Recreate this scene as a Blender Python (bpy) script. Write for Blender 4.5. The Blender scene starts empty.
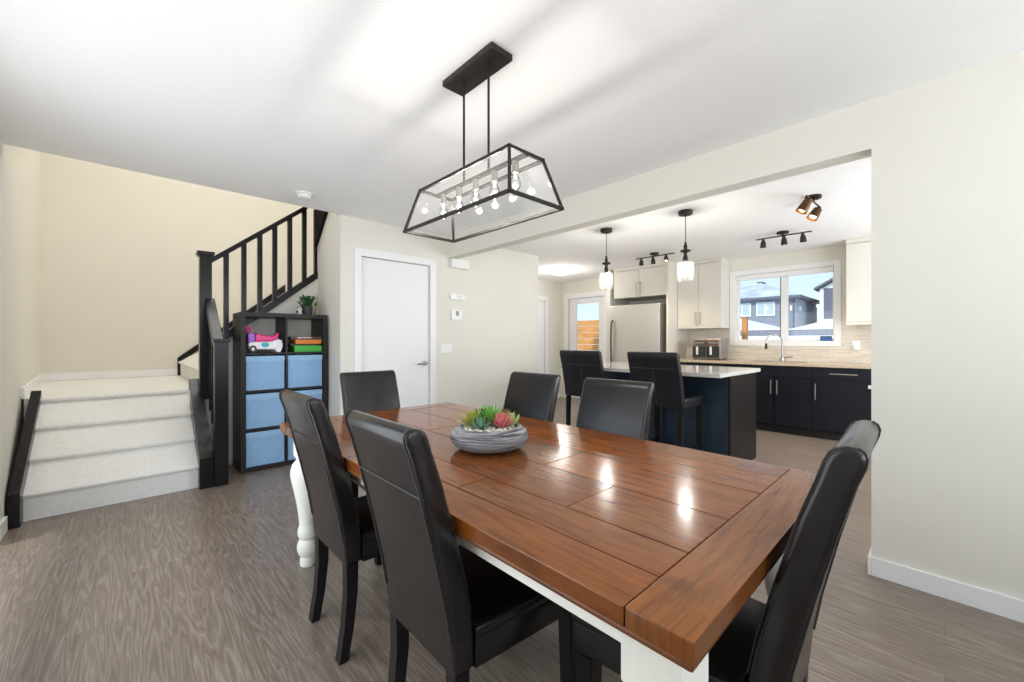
import bpy, bmesh, math, random
from mathutils import Vector, Matrix
R = math.radians
PI = math.pi
random.seed(7)
S = bpy.context.scene
C = S.collection

# ------------------------------------------------------------------ camera, sky, sun, daylight, exposure
cam = bpy.data.objects.new('camera', bpy.data.cameras.new('camera'))
C.objects.link(cam)
cam.location = (0, 0, 1.20)
cam.rotation_euler = (R(90), 0, -math.atan2(386.0, 408.83))
cam.data.sensor_width = 36
cam.data.lens = 36 * 408.83 / 1024
cam.data.clip_start = 0.02
S.camera = cam

S.view_settings.view_transform = 'Standard'
S.view_settings.look = 'None'
S.view_settings.gamma = 1
S.view_settings.use_curve_mapping = False
S.view_settings.exposure = 0.56
S.cycles.max_bounces = 10
S.cycles.diffuse_bounces = 6
S.cycles.transparent_max_bounces = 24
S.cycles.sample_clamp_indirect = 6

world = bpy.data.worlds.new('sky')
S.world = world
world.use_nodes = True
wn, wl = world.node_tree.nodes, world.node_tree.links
wn.clear()
wo = wn.new('ShaderNodeOutputWorld'); wb = wn.new('ShaderNodeBackground')
wt = wn.new('ShaderNodeTexCoord'); ws = wn.new('ShaderNodeSeparateXYZ'); wr = wn.new('ShaderNodeValToRGB')
wl.new(wt.outputs['Generated'], ws.inputs[0]); wl.new(ws.outputs['Z'], wr.inputs[0])
wr.color_ramp.elements[0].position = 0.0; wr.color_ramp.elements[0].color = (0.74, 0.88, 1.0, 1)
wr.color_ramp.elements[1].position = 0.35; wr.color_ramp.elements[1].color = (0.46, 0.70, 1.0, 1)
wl.new(wr.outputs[0], wb.inputs['Color']); wb.inputs['Strength'].default_value = 0.86
wl.new(wb.outputs[0], wo.inputs[0])

def light(name, kind, loc, energy, color=(1, 1, 1), rot=(0, 0, 0), size=None, sy=None, **kw):
    d = bpy.data.lights.new(name, kind)
    d.energy = energy; d.color = color
    if kind == 'AREA':
        d.shape = 'RECTANGLE'; d.size = size; d.size_y = sy or size
    elif size is not None and kind != 'SUN':
        d.shadow_soft_size = size
    for k, v in kw.items(): setattr(d, k, v)
    o = bpy.data.objects.new(name, d); C.objects.link(o)
    o.location = loc; o.rotation_euler = rot
    return o
DAY = (0.94, 0.97, 1.0)
WARM = (1.0, 0.82, 0.60)
light('sun', 'SUN', (0, 0, 8), 2.3, (1, 0.97, 0.92), (R(50), 0, R(-80)), angle=R(2))
# daylight entering by the windows of the dining room (behind and left of the camera), plus added fills for kitchen and stairwell
light('daylight_rear_window', 'AREA', (1.1, -2.12, 1.45), 42, DAY, (R(138), 0, 0), 2.9, 1.75)
light('daylight_patio_door', 'AREA', (-0.50, 1.9, 1.12), 21, DAY, (R(104), 0, R(-90)), 2.3, 1.9)
light('kitchen_side_fill', 'AREA', (4.9, -0.92, 1.5), 50, DAY, (R(88), 0, 0), 2.4, 1.7)  # unseen area light added to brighten the kitchen
light('stairwell_top_fill', 'AREA', (0.9, 5.4, 5.12), 38, (1.0, 1.0, 1.0), (0, 0, 0), 1.6, 1.8)  # added area light under the stairwell ceiling, facing down; no window here

# ------------------------------------------------------------------ materials
M = {}
def nodes(name):
    m = bpy.data.materials.new(name); m.use_nodes = True
    nt = m.node_tree
    b = nt.nodes.get('Principled BSDF')
    M[name] = m
    return m, nt, b
def link(nt, a, b): nt.links.new(a, b)
def texcoord(nt, scale=(1, 1, 1), rot=(0, 0, 0)):
    t = nt.nodes.new('ShaderNodeTexCoord'); mp = nt.nodes.new('ShaderNodeMapping')
    mp.inputs['Scale'].default_value = scale; mp.inputs['Rotation'].default_value = rot
    link(nt, t.outputs['Object'], mp.inputs[0]); return mp.outputs[0]
def noise(nt, vec, scale, detail=4, rough=0.55, dist=0.0):
    n = nt.nodes.new('ShaderNodeTexNoise')
    n.inputs['Scale'].default_value = scale; n.inputs['Detail'].default_value = detail
    n.inputs['Roughness'].default_value = rough; n.inputs['Distortion'].default_value = dist
    link(nt, vec, n.inputs['Vector']); return n.outputs['Fac']
def ramp(nt, fac, stops):
    r = nt.nodes.new('ShaderNodeValToRGB')
    e = r.color_ramp.elements
    while len(e) < len(stops): e.new(0.5)
    for i, (p, c) in enumerate(stops):
        e[i].position = p; e[i].color = (c[0], c[1], c[2], 1)
    link(nt, fac, r.inputs[0]); return r.outputs[0]
def mixc(nt, fac, a, b, mode='MIX'):
    m = nt.nodes.new('ShaderNodeMix'); m.data_type = 'RGBA'; m.blend_type = mode
    for s, v in ((0, fac), (6, a), (7, b)):
        if hasattr(v, 'is_output'): link(nt, v, m.inputs[s])
        elif s == 0: m.inputs[0].default_value = v
        else: m.inputs[s].default_value = (v[0], v[1], v[2], 1)
    return m.outputs[2]
def bump(nt, b, h, strength, dist=0.002):
    n = nt.nodes.new('ShaderNodeBump'); n.inputs['Strength'].default_value = strength
    n.inputs['Distance'].default_value = dist
    link(nt, h, n.inputs['Height']); link(nt, n.outputs[0], b.inputs['Normal'])
def srgb(r, g, b):
    f = lambda v: ((v / 255 + 0.055) / 1.055) ** 2.4 if v > 10 else v / 255 / 12.92
    return (f(r), f(g), f(b))
def mat(name, col, rough=0.5, metal=0, var=0.08, scale=20, stretch=(1, 1, 1), bmp=0, bscale=None, coat=0, spec=0.5, emit=None, estr=0):
    m, nt, b = nodes(name)
    v = texcoord(nt, stretch)
    n = noise(nt, v, scale)
    lo = tuple(c * (1 - var) for c in col); hi = tuple(min(1, c * (1 + var)) for c in col)
    link(nt, ramp(nt, n, [(0.3, lo), (0.7, hi)]), b.inputs['Base Color'])
    b.inputs['Roughness'].default_value = rough; b.inputs['Metallic'].default_value = metal
    b.inputs['Coat Weight'].default_value = coat; b.inputs['Coat Roughness'].default_value = 0.15
    b.inputs['Specular IOR Level'].default_value = spec
    if bmp: bump(nt, b, noise(nt, v, bscale or scale * 5, 3), bmp)
    if emit:
        b.inputs['Emission Color'].default_value = (*emit, 1); b.inputs['Emission Strength'].default_value = estr
    return m

mat('wall_paint', (0.76, 0.735, 0.665), 0.75, var=0.012, scale=3, bmp=0.05, bscale=160)
mat('stair_wall_paint', (0.76, 0.725, 0.64), 0.75, var=0.012, scale=3, bmp=0.05, bscale=160)
mat('ceiling_paint', (0.92, 0.92, 0.92), 0.85, var=0.02, scale=120, bmp=0.6, bscale=110)
mat('white_trim', (0.85, 0.85, 0.84), 0.4, var=0.01)
mat('white_plastic', (0.84, 0.84, 0.83), 0.35, var=0.01)
mat('door_paint', (0.83, 0.83, 0.83), 0.45, var=0.01)
mat('carpet', (0.82, 0.80, 0.76), 0.95, var=0.07, scale=60, bmp=0.8, bscale=260, spec=0.1)
mat('espresso', (0.010, 0.0085, 0.009), 0.26, var=0.3, scale=14, stretch=(1, 1, 0.15), spec=0.26)
mat('matte_espresso', (0.010, 0.0085, 0.009), 0.8, var=0.3, scale=14, spec=0.08)
mat('shelf_black', (0.022, 0.019, 0.018), 0.45, var=0.3, scale=30, stretch=(1, 1, 0.12), spec=0.3)
mat('cream_paint', (0.80, 0.78, 0.71), 0.5, var=0.05, scale=16, stretch=(1, 1, 0.3))
mat('dark_metal', (0.035, 0.031, 0.028), 0.42, 0.7, var=0.15)
mat('bronze_metal', (0.05, 0.032, 0.02), 0.35, 0.8, var=0.2)
mat('chrome', (0.36, 0.36, 0.37), 0.2, 1, var=0.02)
mat('brushed_nickel', (0.34, 0.31, 0.28), 0.36, 1, var=0.04, scale=60, stretch=(1, 1, 0.05))
mat('stainless', (0.74, 0.72, 0.68), 0.34, 0.85, var=0.03, scale=90, stretch=(1, 0.03, 1))
mat('fridge_side', (0.30, 0.29, 0.28), 0.5, 0.2, var=0.03)
mat('upper_cabinet', (0.71, 0.68, 0.61), 0.42, var=0.01)
mat('navy_cabinet', (0.0085, 0.0095, 0.0150), 0.36, var=0.18, scale=10, stretch=(1, 1, 0.12), spec=0.3)
mat('navy_panel', (0.019, 0.036, 0.062), 0.36, var=0.12, scale=8, spec=0.4)
mat('espresso_panel', (0.013, 0.010, 0.009), 0.42, var=0.3, scale=12, stretch=(1, 1, 0.1), spec=0.22)
mat('countertop', (0.52, 0.42, 0.31), 0.22, var=0.25, scale=60)
mat('quartz', (0.62, 0.60, 0.57), 0.10, var=0.12, scale=90)
mat('bin_fabric', (0.27, 0.46, 0.70), 0.85, var=0.06, scale=40, bmp=0.3, bscale=400, spec=0.2)
mat('bin_trim', (0.33, 0.53, 0.76), 0.85, var=0.05, scale=40, spec=0.2)
mat('pebbles', (0.72, 0.68, 0.60), 0.7, var=0.2, scale=60)
mat('pot_grey', (0.05, 0.05, 0.055), 0.6)
mat('pot_pink', (0.55, 0.36, 0.28), 0.7)
mat('leaf_dark', (0.045, 0.13, 0.04), 0.5, var=0.35, scale=40)
mat('leaf_bright', (0.16, 0.42, 0.07), 0.45, var=0.25, scale=40)
mat('leaf_yellow', (0.38, 0.38, 0.06), 0.5, var=0.3, scale=40)
mat('leaf_blue', (0.16, 0.33, 0.22), 0.5, var=0.25, scale=40)
mat('leaf_pink', (0.68, 0.20, 0.20), 0.5, var=0.25, scale=40)
mat('leaf_rust', (0.22, 0.09, 0.04), 0.5, var=0.25, scale=40)
mat('leaf_lime', (0.40, 0.58, 0.22), 0.5, var=0.2, scale=40)
mat('toy_white', (0.82, 0.82, 0.84), 0.3)
mat('toy_pink', (0.72, 0.03, 0.22), 0.3)
mat('toy_purple', (0.30, 0.10, 0.52), 0.3)
mat('toy_teal', (0.05, 0.42, 0.56), 0.3)
mat('toy_black', (0.012, 0.012, 0.014), 0.4)
mat('game_green', (0.05, 0.42, 0.04), 0.4)
mat('game_orange', (0.75, 0.20, 0.02), 0.4)
mat('game_brown', (0.06, 0.035, 0.028), 0.45, var=0.3)
mat('game_label', (0.62, 0.42, 0.40), 0.45, var=0.3, scale=60)
mat('appliance_grey', (0.24, 0.22, 0.20), 0.35, 0.3)
mat('appliance_dark', (0.03, 0.028, 0.027), 0.25, 0.1)
mat('appliance_panel', (0.10, 0.055, 0.03), 0.2)
mat('sponge_blue', (0.05, 0.13, 0.38), 0.8)
mat('snow', (0.82, 0.85, 0.90), 0.9, var=0.04, scale=2)
mat('roof_snow', (0.50, 0.53, 0.58), 0.9, var=0.3, scale=1.2)
mat('siding_grey', (0.24, 0.25, 0.29), 0.8, var=0.10, scale=3, stretch=(0.2, 0.2, 6))
mat('siding_light', (0.42, 0.42, 0.45), 0.8, var=0.08, scale=3, stretch=(0.2, 0.2, 6))
mat('siding_dark', (0.13, 0.13, 0.17), 0.8, var=0.10, scale=3, stretch=(0.2, 0.2, 6))
mat('fascia', (0.12, 0.12, 0.14), 0.7)
mat('weathered_fence', (0.25, 0.25, 0.28), 0.85, var=0.3, scale=4, stretch=(2, 6, 0.3))
mat('far_glass', (0.42, 0.50, 0.60), 0.5)
mat('cedar', (0.62, 0.27, 0.06), 0.7, var=0.35, scale=5, stretch=(1, 0.6, 6))
mat('cedar_post', (0.60, 0.24, 0.07), 0.7, var=0.25, scale=6, stretch=(4, 4, 0.4))
mat('bulb_glow', (1, 0.95, 0.85), 0.3, emit=(1.0, 0.93, 0.80), estr=10)
mat('warm_bulb_glow', (1, 0.85, 0.6), 0.3, emit=(1.0, 0.70, 0.38), estr=7)
mat('dome_glow', (1, 1, 1), 0.4, emit=(1.0, 0.97, 0.92), estr=1.6)
mat('display_grey', (0.25, 0.27, 0.26), 0.2)
mat('spot_amber', (0.10, 0.045, 0.018), 0.3, 0.7)
mat('basin_steel', (0.40, 0.40, 0.40), 0.3, 1)

def leather():
    m, nt, b = nodes('leather')
    v = texcoord(nt)
    n = noise(nt, v, 9, 5)
    link(nt, ramp(nt, n, [(0.3, (0.0065, 0.0055, 0.0058)), (0.75, (0.014, 0.0115, 0.0115))]), b.inputs['Base Color'])
    r = noise(nt, v, 14, 4)
    rr = nt.nodes.new('ShaderNodeMapRange'); rr.inputs[3].default_value = 0.19; rr.inputs[4].default_value = 0.30
    link(nt, r, rr.inputs[0]); link(nt, rr.outputs[0], b.inputs['Roughness'])
    b.inputs['Specular IOR Level'].default_value = 0.45
    bump(nt, b, noise(nt, v, 7, 1, 0.4), 0.25, 0.01)
leather()
mat('leather_welt', (0.035, 0.030, 0.029), 0.4, var=0.4, scale=60)
mat('stool_vinyl', (0.012, 0.011, 0.015), 0.36, var=0.2, scale=12, spec=0.35)
mat('stool_stitch', (0.075, 0.070, 0.080), 0.6)

def table_wood(name, base, dark, stretch, rough=0.16):
    m, nt, b = nodes(name)
    geo = nt.nodes.new('ShaderNodeNewGeometry')
    v = texcoord(nt, stretch)
    g = noise(nt, v, 9, 6, 0.6, 0.6)
    c = ramp(nt, g, [(0.28, dark), (0.5, base), (0.75, tuple(min(1, k * 1.35) for k in base))])
    tone = ramp(nt, geo.outputs['Random Per Island'], [(0.0, (0.72, 0.70, 0.68)), (1.0, (1.12, 1.10, 1.08))])
    c = mixc(nt, 1.0, c, tone, 'MULTIPLY')
    w = noise(nt, texcoord(nt), 5, 5, 0.65)
    wear = ramp(nt, w, [(0.62, (0, 0, 0)), (0.80, (1, 1, 1))])
    sp = nt.nodes.new('ShaderNodeSeparateColor'); link(nt, wear, sp.inputs[0])
    c = mixc(nt, sp.outputs[0], c, tuple(k * 0.45 for k in base))
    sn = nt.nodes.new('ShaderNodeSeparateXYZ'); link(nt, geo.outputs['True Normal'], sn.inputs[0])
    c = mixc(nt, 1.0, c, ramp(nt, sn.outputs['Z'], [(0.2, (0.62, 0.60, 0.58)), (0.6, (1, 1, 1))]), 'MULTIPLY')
    link(nt, c, b.inputs['Base Color'])
    rr = nt.nodes.new('ShaderNodeMapRange'); rr.inputs[3].default_value = rough - 0.04; rr.inputs[4].default_value = rough + 0.06
    link(nt, noise(nt, v, 6, 4), rr.inputs[0]); link(nt, rr.outputs[0], b.inputs['Roughness'])
    b.inputs['Specular IOR Level'].default_value = 0.36
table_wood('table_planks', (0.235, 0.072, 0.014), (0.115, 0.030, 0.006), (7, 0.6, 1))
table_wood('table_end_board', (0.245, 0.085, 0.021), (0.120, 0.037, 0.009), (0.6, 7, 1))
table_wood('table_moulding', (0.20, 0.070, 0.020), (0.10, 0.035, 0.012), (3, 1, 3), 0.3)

def floor_mat():
    m, nt, b = nodes('plank_floor')
    v = texcoord(nt, (1, 1, 1), (0, 0, R(90)))
    br = nt.nodes.new('ShaderNodeTexBrick')
    br.inputs['Scale'].default_value = 1.0
    br.inputs['Brick Width'].default_value = 1.22; br.inputs['Row Height'].default_value = 0.18
    br.inputs['Mortar Size'].default_value = 0.0008; br.inputs['Mortar Smooth'].default_value = 0.3
    br.inputs['Color1'].default_value = (0.0, 0.0, 0.0, 1); br.inputs['Color2'].default_value = (1, 1, 1, 1)
    br.inputs['Mortar'].default_value = (0.5, 0.5, 0.5, 1); br.offset = 0.37
    link(nt, v, br.inputs['Vector'])
    vm = nt.nodes.new('ShaderNodeVectorMath'); vm.operation = 'MULTIPLY_ADD'
    vm.inputs[1].default_value = (3.1, 5.7, 0); link(nt, br.outputs['Color'], vm.inputs[0]); link(nt, v, vm.inputs[2])
    mp = nt.nodes.new('ShaderNodeMapping'); mp.inputs['Scale'].default_value = (0.42, 6.5, 1)
    link(nt, vm.outputs[0], mp.inputs[0])
    wob = noise(nt, mp.outputs[0], 1.8, 3, 0.5, 0.3)
    wa = nt.nodes.new('ShaderNodeMath'); wa.operation = 'MULTIPLY'; wa.inputs[1].default_value = 85
    link(nt, wob, wa.inputs[0])
    ws_ = nt.nodes.new('ShaderNodeMath'); ws_.operation = 'SINE'; link(nt, wa.outputs[0], ws_.inputs[0])
    mr = nt.nodes.new('ShaderNodeMapRange'); mr.inputs[1].default_value = -1; mr.inputs[2].default_value = 1
    link(nt, ws_.outputs[0], mr.inputs[0])
    fine = noise(nt, mp.outputs[0], 16, 6, 0.7, 0.2)
    c1 = ramp(nt, mr.outputs[0], [(0.0, (0.185, 0.143, 0.113)), (0.2, (0.222, 0.175, 0.141)), (0.8, (0.236, 0.189, 0.154)), (1.0, (0.295, 0.245, 0.206))])
    c2 = ramp(nt, fine, [(0.3, (0.74, 0.73, 0.72)), (0.62, (1.08, 1.08, 1.08))])
    c = mixc(nt, 0.9, c1, c2, 'MULTIPLY')
    tone = ramp(nt, br.outputs['Color'], [(0.0, (0.92, 0.915, 0.91)), (1.0, (1.06, 1.05, 1.04))])
    c = mixc(nt, 1.0, c, tone, 'MULTIPLY')
    c = mixc(nt, br.outputs['Fac'], c, (0.12, 0.095, 0.078))
    link(nt, c, b.inputs['Base Color'])
    b.inputs['Roughness'].default_value = 0.30
    b.inputs['Specular IOR Level'].default_value = 0.5
    bump(nt, b, fine, 0.04, 0.001)
floor_mat()

def mosaic():
    m, nt, b = nodes('mosaic_tile')
    t = nt.nodes.new('ShaderNodeTexCoord'); sx = nt.nodes.new('ShaderNodeSeparateXYZ'); cb = nt.nodes.new('ShaderNodeCombineXYZ')
    link(nt, t.outputs['Object'], sx.inputs[0]); link(nt, sx.outputs['Y'], cb.inputs[0]); link(nt, sx.outputs['Z'], cb.inputs[1])
    br = nt.nodes.new('ShaderNodeTexBrick')
    br.inputs['Scale'].default_value = 1; br.inputs['Brick Width'].default_value = 0.16; br.inputs['Row Height'].default_value = 0.022
    br.inputs['Mortar Size'].default_value = 0.0018
    br.inputs['Color1'].default_value = (0.70, 0.64, 0.54, 1); br.inputs['Color2'].default_value = (0.56, 0.50, 0.42, 1)
    br.inputs['Mortar'].default_value = (0.66, 0.62, 0.54, 1)
    link(nt, cb.outputs[0], br.inputs['Vector']); link(nt, br.outputs['Color'], b.inputs['Base Color'])
    b.inputs['Roughness'].default_value = 0.25
mosaic()

def stone_bowl():
    m, nt, b = nodes('ribbed_stone')
    v = texcoord(nt, (0.6, 0.6, 14))
    n = noise(nt, v, 11, 3, 0.55, 0.4)
    link(nt, ramp(nt, n, [(0.38, (0.05, 0.05, 0.056)), (0.48, (0.20, 0.20, 0.215)), (0.66, (0.42, 0.42, 0.44))]), b.inputs['Base Color'])
    b.inputs['Roughness'].default_value = 0.75
    bump(nt, b, n, 0.9, 0.006)
stone_bowl()

def glass(name, gloss, tint=(1, 1, 1), rough=0.02):
    m, nt, b = nodes(name)
    nt.nodes.remove(b)
    out = nt.nodes.get('Material Output')
    tr = nt.nodes.new('ShaderNodeBsdfTransparent'); tr.inputs[0].default_value = (*tint, 1)
    gl = nt.nodes.new('ShaderNodeBsdfGlossy'); gl.inputs['Roughness'].default_value = rough
    mx = nt.nodes.new('ShaderNodeMixShader'); fr = nt.nodes.new('ShaderNodeFresnel'); fr.inputs[0].default_value = 1.45
    ml = nt.nodes.new('ShaderNodeMath'); ml.operation = 'MULTIPLY'; ml.inputs[1].default_value = gloss
    link(nt, fr.outputs[0], ml.inputs[0]); link(nt, ml.outputs[0], mx.inputs[0])
    link(nt, tr.outputs[0], mx.inputs[1]); link(nt, gl.outputs[0], mx.inputs[2]); link(nt, mx.outputs[0], out.inputs[0])
glass('clear_glass', 0.8, (0.97, 0.98, 0.98))
glass('lamp_glass', 0.9, (0.95, 0.955, 0.96), 0.05)
def frosted(name, tl, gloss):
    m, nt, b = nodes(name)
    nt.nodes.remove(b); out = nt.nodes.get('Material Output')
    tr = nt.nodes.new('ShaderNodeBsdfTransparent'); df = nt.nodes.new('ShaderNodeBsdfTranslucent')
    gl = nt.nodes.new('ShaderNodeBsdfGlossy'); gl.inputs['Roughness'].default_value = 0.08
    m1 = nt.nodes.new('ShaderNodeMixShader'); m2 = nt.nodes.new('ShaderNodeMixShader')
    m1.inputs[0].default_value = tl; m2.inputs[0].default_value = gloss
    link(nt, tr.outputs[0], m1.inputs[1]); link(nt, df.outputs[0], m1.inputs[2])
    link(nt, m1.outputs[0], m2.inputs[1]); link(nt, gl.outputs[0], m2.inputs[2]); link(nt, m2.outputs[0], out.inputs[0])
frosted('seeded_glass', 0.018, 0.07)
frosted('hazy_glass', 0.045, 0.05)

# ------------------------------------------------------------------ mesh helpers
class MB:
    def __init__(s): s.bm = bmesh.new()
    def _add(s, t, mx=None):
        if mx is not None: bmesh.ops.transform(t, matrix=mx, verts=t.verts)
        me = bpy.data.meshes.new('t'); t.to_mesh(me); t.free(); s.bm.from_mesh(me); bpy.data.meshes.remove(me); return s
    def box(s, x0, x1, y0, y1, z0, z1, bev=0, seg=2, mx=None):
        t = bmesh.new(); bmesh.ops.create_cube(t, size=1)
        for v in t.verts:
            v.co = Vector((x0 + (v.co.x + .5) * (x1 - x0), y0 + (v.co.y + .5) * (y1 - y0), z0 + (v.co.z + .5) * (z1 - z0)))
        if bev: bmesh.ops.bevel(t, geom=t.edges[:], offset=bev, segments=seg, affect='EDGES', profile=0.6)
        return s._add(t, mx)
    def taper(s, a, b, z0, z1, off=(0, 0), bev=0):          # square leg: half sizes a at z0, b at z1, bottom shifted by off
        t = bmesh.new(); bmesh.ops.create_cube(t, size=2)
        for v in t.verts:
            h = a if v.co.z < 0 else b
            ox, oy = off if v.co.z < 0 else (0, 0)
            v.co = Vector((v.co.x * h + ox, v.co.y * h + oy, z0 if v.co.z < 0 else z1))
        if bev: bmesh.ops.bevel(t, geom=t.edges[:], offset=bev, segments=2, affect='EDGES')
        return t
    def cyl(s, p0, p1, r0, r1=None, seg=20, caps=True):
        r1 = r0 if r1 is None else r1
        p0, p1 = Vector(p0), Vector(p1); d = p1 - p0
        t = bmesh.new(); bmesh.ops.create_cone(t, cap_ends=caps, segments=seg, radius1=r0, radius2=r1, depth=d.length)
        return s._add(t, Matrix.Translation((p0 + p1) / 2) @ d.to_track_quat('Z', 'Y').to_matrix().to_4x4())
    def lathe(s, prof, c=(0, 0, 0), seg=32, mx=None):       # prof: (r, z)
        t = bmesh.new(); rings = []
        for r, z in prof:
            if r < 1e-5: rings.append([t.verts.new((c[0], c[1], c[2] + z))])
            else: rings.append([t.verts.new((c[0] + r * math.cos(2 * PI * i / seg), c[1] + r * math.sin(2 * PI * i / seg), c[2] + z)) for i in range(seg)])
        for a, b in zip(rings, rings[1:]):
            for i in range(seg):
                j = (i + 1) % seg
                f = [a[0]] if len(a) == 1 else [a[i], a[j]]
                g = [b[0]] if len(b) == 1 else [b[j], b[i]]
                if len(f) + len(g) > 2: t.faces.new(f + g)
        bmesh.ops.recalc_face_normals(t, faces=t.faces)
        return s._add(t, mx)
    def tube(s, pts, r, seg=8, closed=False):
        pts = [Vector(p) for p in pts]; t = bmesh.new(); rings = []; n = len(pts)
        up = None
        for i, p in enumerate(pts):
            a = pts[i - 1] if (i or closed) else p; b = pts[(i + 1) % n] if (i < n - 1 or closed) else p
            d = (b - a).normalized()
            if up is None:
                up = d.cross(Vector((0, 0, 1)) if abs(d.z) < .9 else Vector((1, 0, 0))).normalized()
            u = (up - d * up.dot(d)).normalized(); w = d.cross(u); up = u
            rr = r[i] if isinstance(r, (list, tuple)) else r
            rings.append([t.verts.new(p + (u * math.cos(2 * PI * k / seg) + w * math.sin(2 * PI * k / seg)) * rr) for k in range(seg)])
        m = n if closed else n - 1
        for i in range(m):
            a, b = rings[i], rings[(i + 1) % n]
            for k in range(seg): t.faces.new((a[k], a[(k + 1) % seg], b[(k + 1) % seg], b[k]))
        if not closed: t.faces.new(rings[0][::-1]); t.faces.new(rings[-1])
        bmesh.ops.recalc_face_normals(t, faces=t.faces)
        return s._add(t)
    def prism(s, poly, axis, a, b, bev=0, seg=3, mx=None):  # poly in the two other axes, extruded from a to b along axis
        t = bmesh.new()
        def P(u, v, w): return {'x': (w, u, v), 'y': (u, w, v), 'z': (u, v, w)}[axis]
        A = [t.verts.new(P(u, v, a)) for u, v in poly]; B = [t.verts.new(P(u, v, b)) for u, v in poly]
        fa = t.faces.new(A); fb = t.faces.new(B[::-1]); n = len(poly)
        for i in range(n): t.faces.new((A[i], B[i], B[(i + 1) % n], A[(i + 1) % n]))
        bmesh.ops.recalc_face_normals(t, faces=t.faces)
        if bev: bmesh.ops.bevel(t, geom=list(set(fa.edges[:] + fb.edges[:])), offset=bev, segments=seg, affect='EDGES', profile=0.6)
        return s._add(t, mx)
    def ball(s, c, r, sx=1, sy=1, sz=1, seg=20, mx=None):
        t = bmesh.new(); bmesh.ops.create_uvsphere(t, u_segments=seg, v_segments=max(6, seg // 2), radius=r)
        m = Matrix.Translation(c) @ (mx or Matrix()) @ Matrix.Diagonal((sx, sy, sz, 1))
        return s._add(t, m)
    def quadsheet(s, pts):
        t = bmesh.new(); t.faces.new([t.verts.new(p) for p in pts]); return s._add(t)
    def build(s, name, m, parent=None, smooth=True, ang=40):
        me = bpy.data.meshes.new(name)
        s.bm.to_mesh(me); s.bm.free()
        if smooth:
            for p in me.polygons: p.use_smooth = True
            me.set_sharp_from_angle(angle=R(ang))
        me.materials.append(M[m])
        o = bpy.data.objects.new(name, me); C.objects.link(o)
        if smooth and ang < 45:
            wn_ = o.modifiers.new('weighted_normals', 'WEIGHTED_NORMAL'); wn_.keep_sharp = True; wn_.weight = 100
        if parent is not None: o.parent = parent
        return o
def tag(o, label=None, cat=None, group=None, kind=None):
    if label: o['label'] = label
    if cat: o['category'] = cat
    if group: o['group'] = group
    if kind: o['kind'] = kind
    return o
def thing(name, label, cat, loc=(0, 0, 0), rz=0, group=None, kind=None):
    o = bpy.data.objects.new(name, None); C.objects.link(o)
    o.empty_display_size = 0.1
    o.location = loc; o.rotation_euler = (0, 0, rz)
    return tag(o, label, cat, group, kind)
def struct(name, mb, m, label=None, cat=None, parent=None):
    o = mb.build(name, m, parent)
    if parent is None: tag(o, label, cat, None, 'structure')
    return o
def copy_tree(o, parent=None):
    c = o.copy(); C.objects.link(c)
    if parent is not None: c.parent = parent
    for ch in list(o.children): copy_tree(ch, c)
    return c
B = lambda *a, **k: MB().box(*a, **k)

# ------------------------------------------------------------------ room shell
ZC = 2.44
XR, YD, XW, YB = 2.786, 4.07, 6.75, 5.65
struct('floor', B(-3.2, 7.0, -2.4, 7.3, -0.12, 0), 'plank_floor', 'grey brown wood plank floor of dining room and kitchen', 'floor')
# dining ceiling stops at the stairwell; kitchen ceiling runs on to the far corner
cl = MB().box(-3.2, 2.85, -2.4, YD, ZC, ZC + 0.25).box(2.85, 7.0, -2.4, 5.8, ZC, ZC + 0.25)
struct('ceiling', cl, 'ceiling_paint', 'white stippled ceiling over dining room and kitchen', 'ceiling')
struct('wall_right', B(XR, XR + 0.125, -2.2, 0.26, 0, ZC), 'wall_paint', 'plain pale wall beside the near end of the table', 'wall')
struct('wall_header', B(XR, XR + 0.125, 0.26, YD, 2.19, ZC), 'wall_paint', 'dropped header beam over the opening into the kitchen', 'beam')
# closet wall, opening cut for the door
DX0, DX1, DZ = 1.735, 2.548, 2.065
cw = MB().box(1.528, DX0, YD, YD + 0.12, 0, ZC).box(DX1, 4.37, YD, YD + 0.12, 0, ZC).box(DX0, DX1, YD, YD + 0.12, DZ, ZC)
struct('wall_closet', cw, 'wall_paint', 'pale wall with the white closet door and thermostat', 'wall')
struct('wall_return', MB().box(1.528, 1.65, YD + 0.12, 4.74, 0, ZC + .3).box(1.528, 1.65, YD, 4.74, ZC + .25, 5.2), 'wall_paint', 'short return wall at the right end of the stair railing', 'wall')
struct('wall_nook', MB().box(4.25, 4.37, YD + 0.12, YB, 0, ZC), 'wall_paint', 'side wall of the nook behind the thermostat wall', 'wall')
BDX0, BDX1, BDZ = 5.44, 6.27, 2.03
bw = MB().box(4.25, BDX0, YB, YB + .12, 0, ZC).box(BDX1, XW, YB, YB + .12, 0, ZC).box(BDX0, BDX1, YB, YB + .12, BDZ, ZC)
struct('wall_back', bw, 'wall_paint', 'far nook wall left of the exterior door', 'wall')
# kitchen window wall with the window and the exterior door cut out
WY0, WY1, WZ0, WZ1 = 1.0, 2.185, 1.20, 2.185
EY0, EY1, EZ = 4.55, 5.43, 2.08
kw = (MB().box(XW, XW + .16, -1.0, WY0, 0, ZC).box(XW, XW + .16, WY0, WY1, 0, WZ0).box(XW, XW + .16, WY0, WY1, WZ1, ZC)
      .box(XW, XW + .16, WY1, EY0, 0, ZC).box(XW, XW + .16, EY0, EY1, EZ, ZC).box(XW, XW + .16, EY1, YB + .12, 0, ZC))
struct('wall_kitchen', kw, 'wall_paint', 'kitchen wall with the window over the sink', 'wall')
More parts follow.
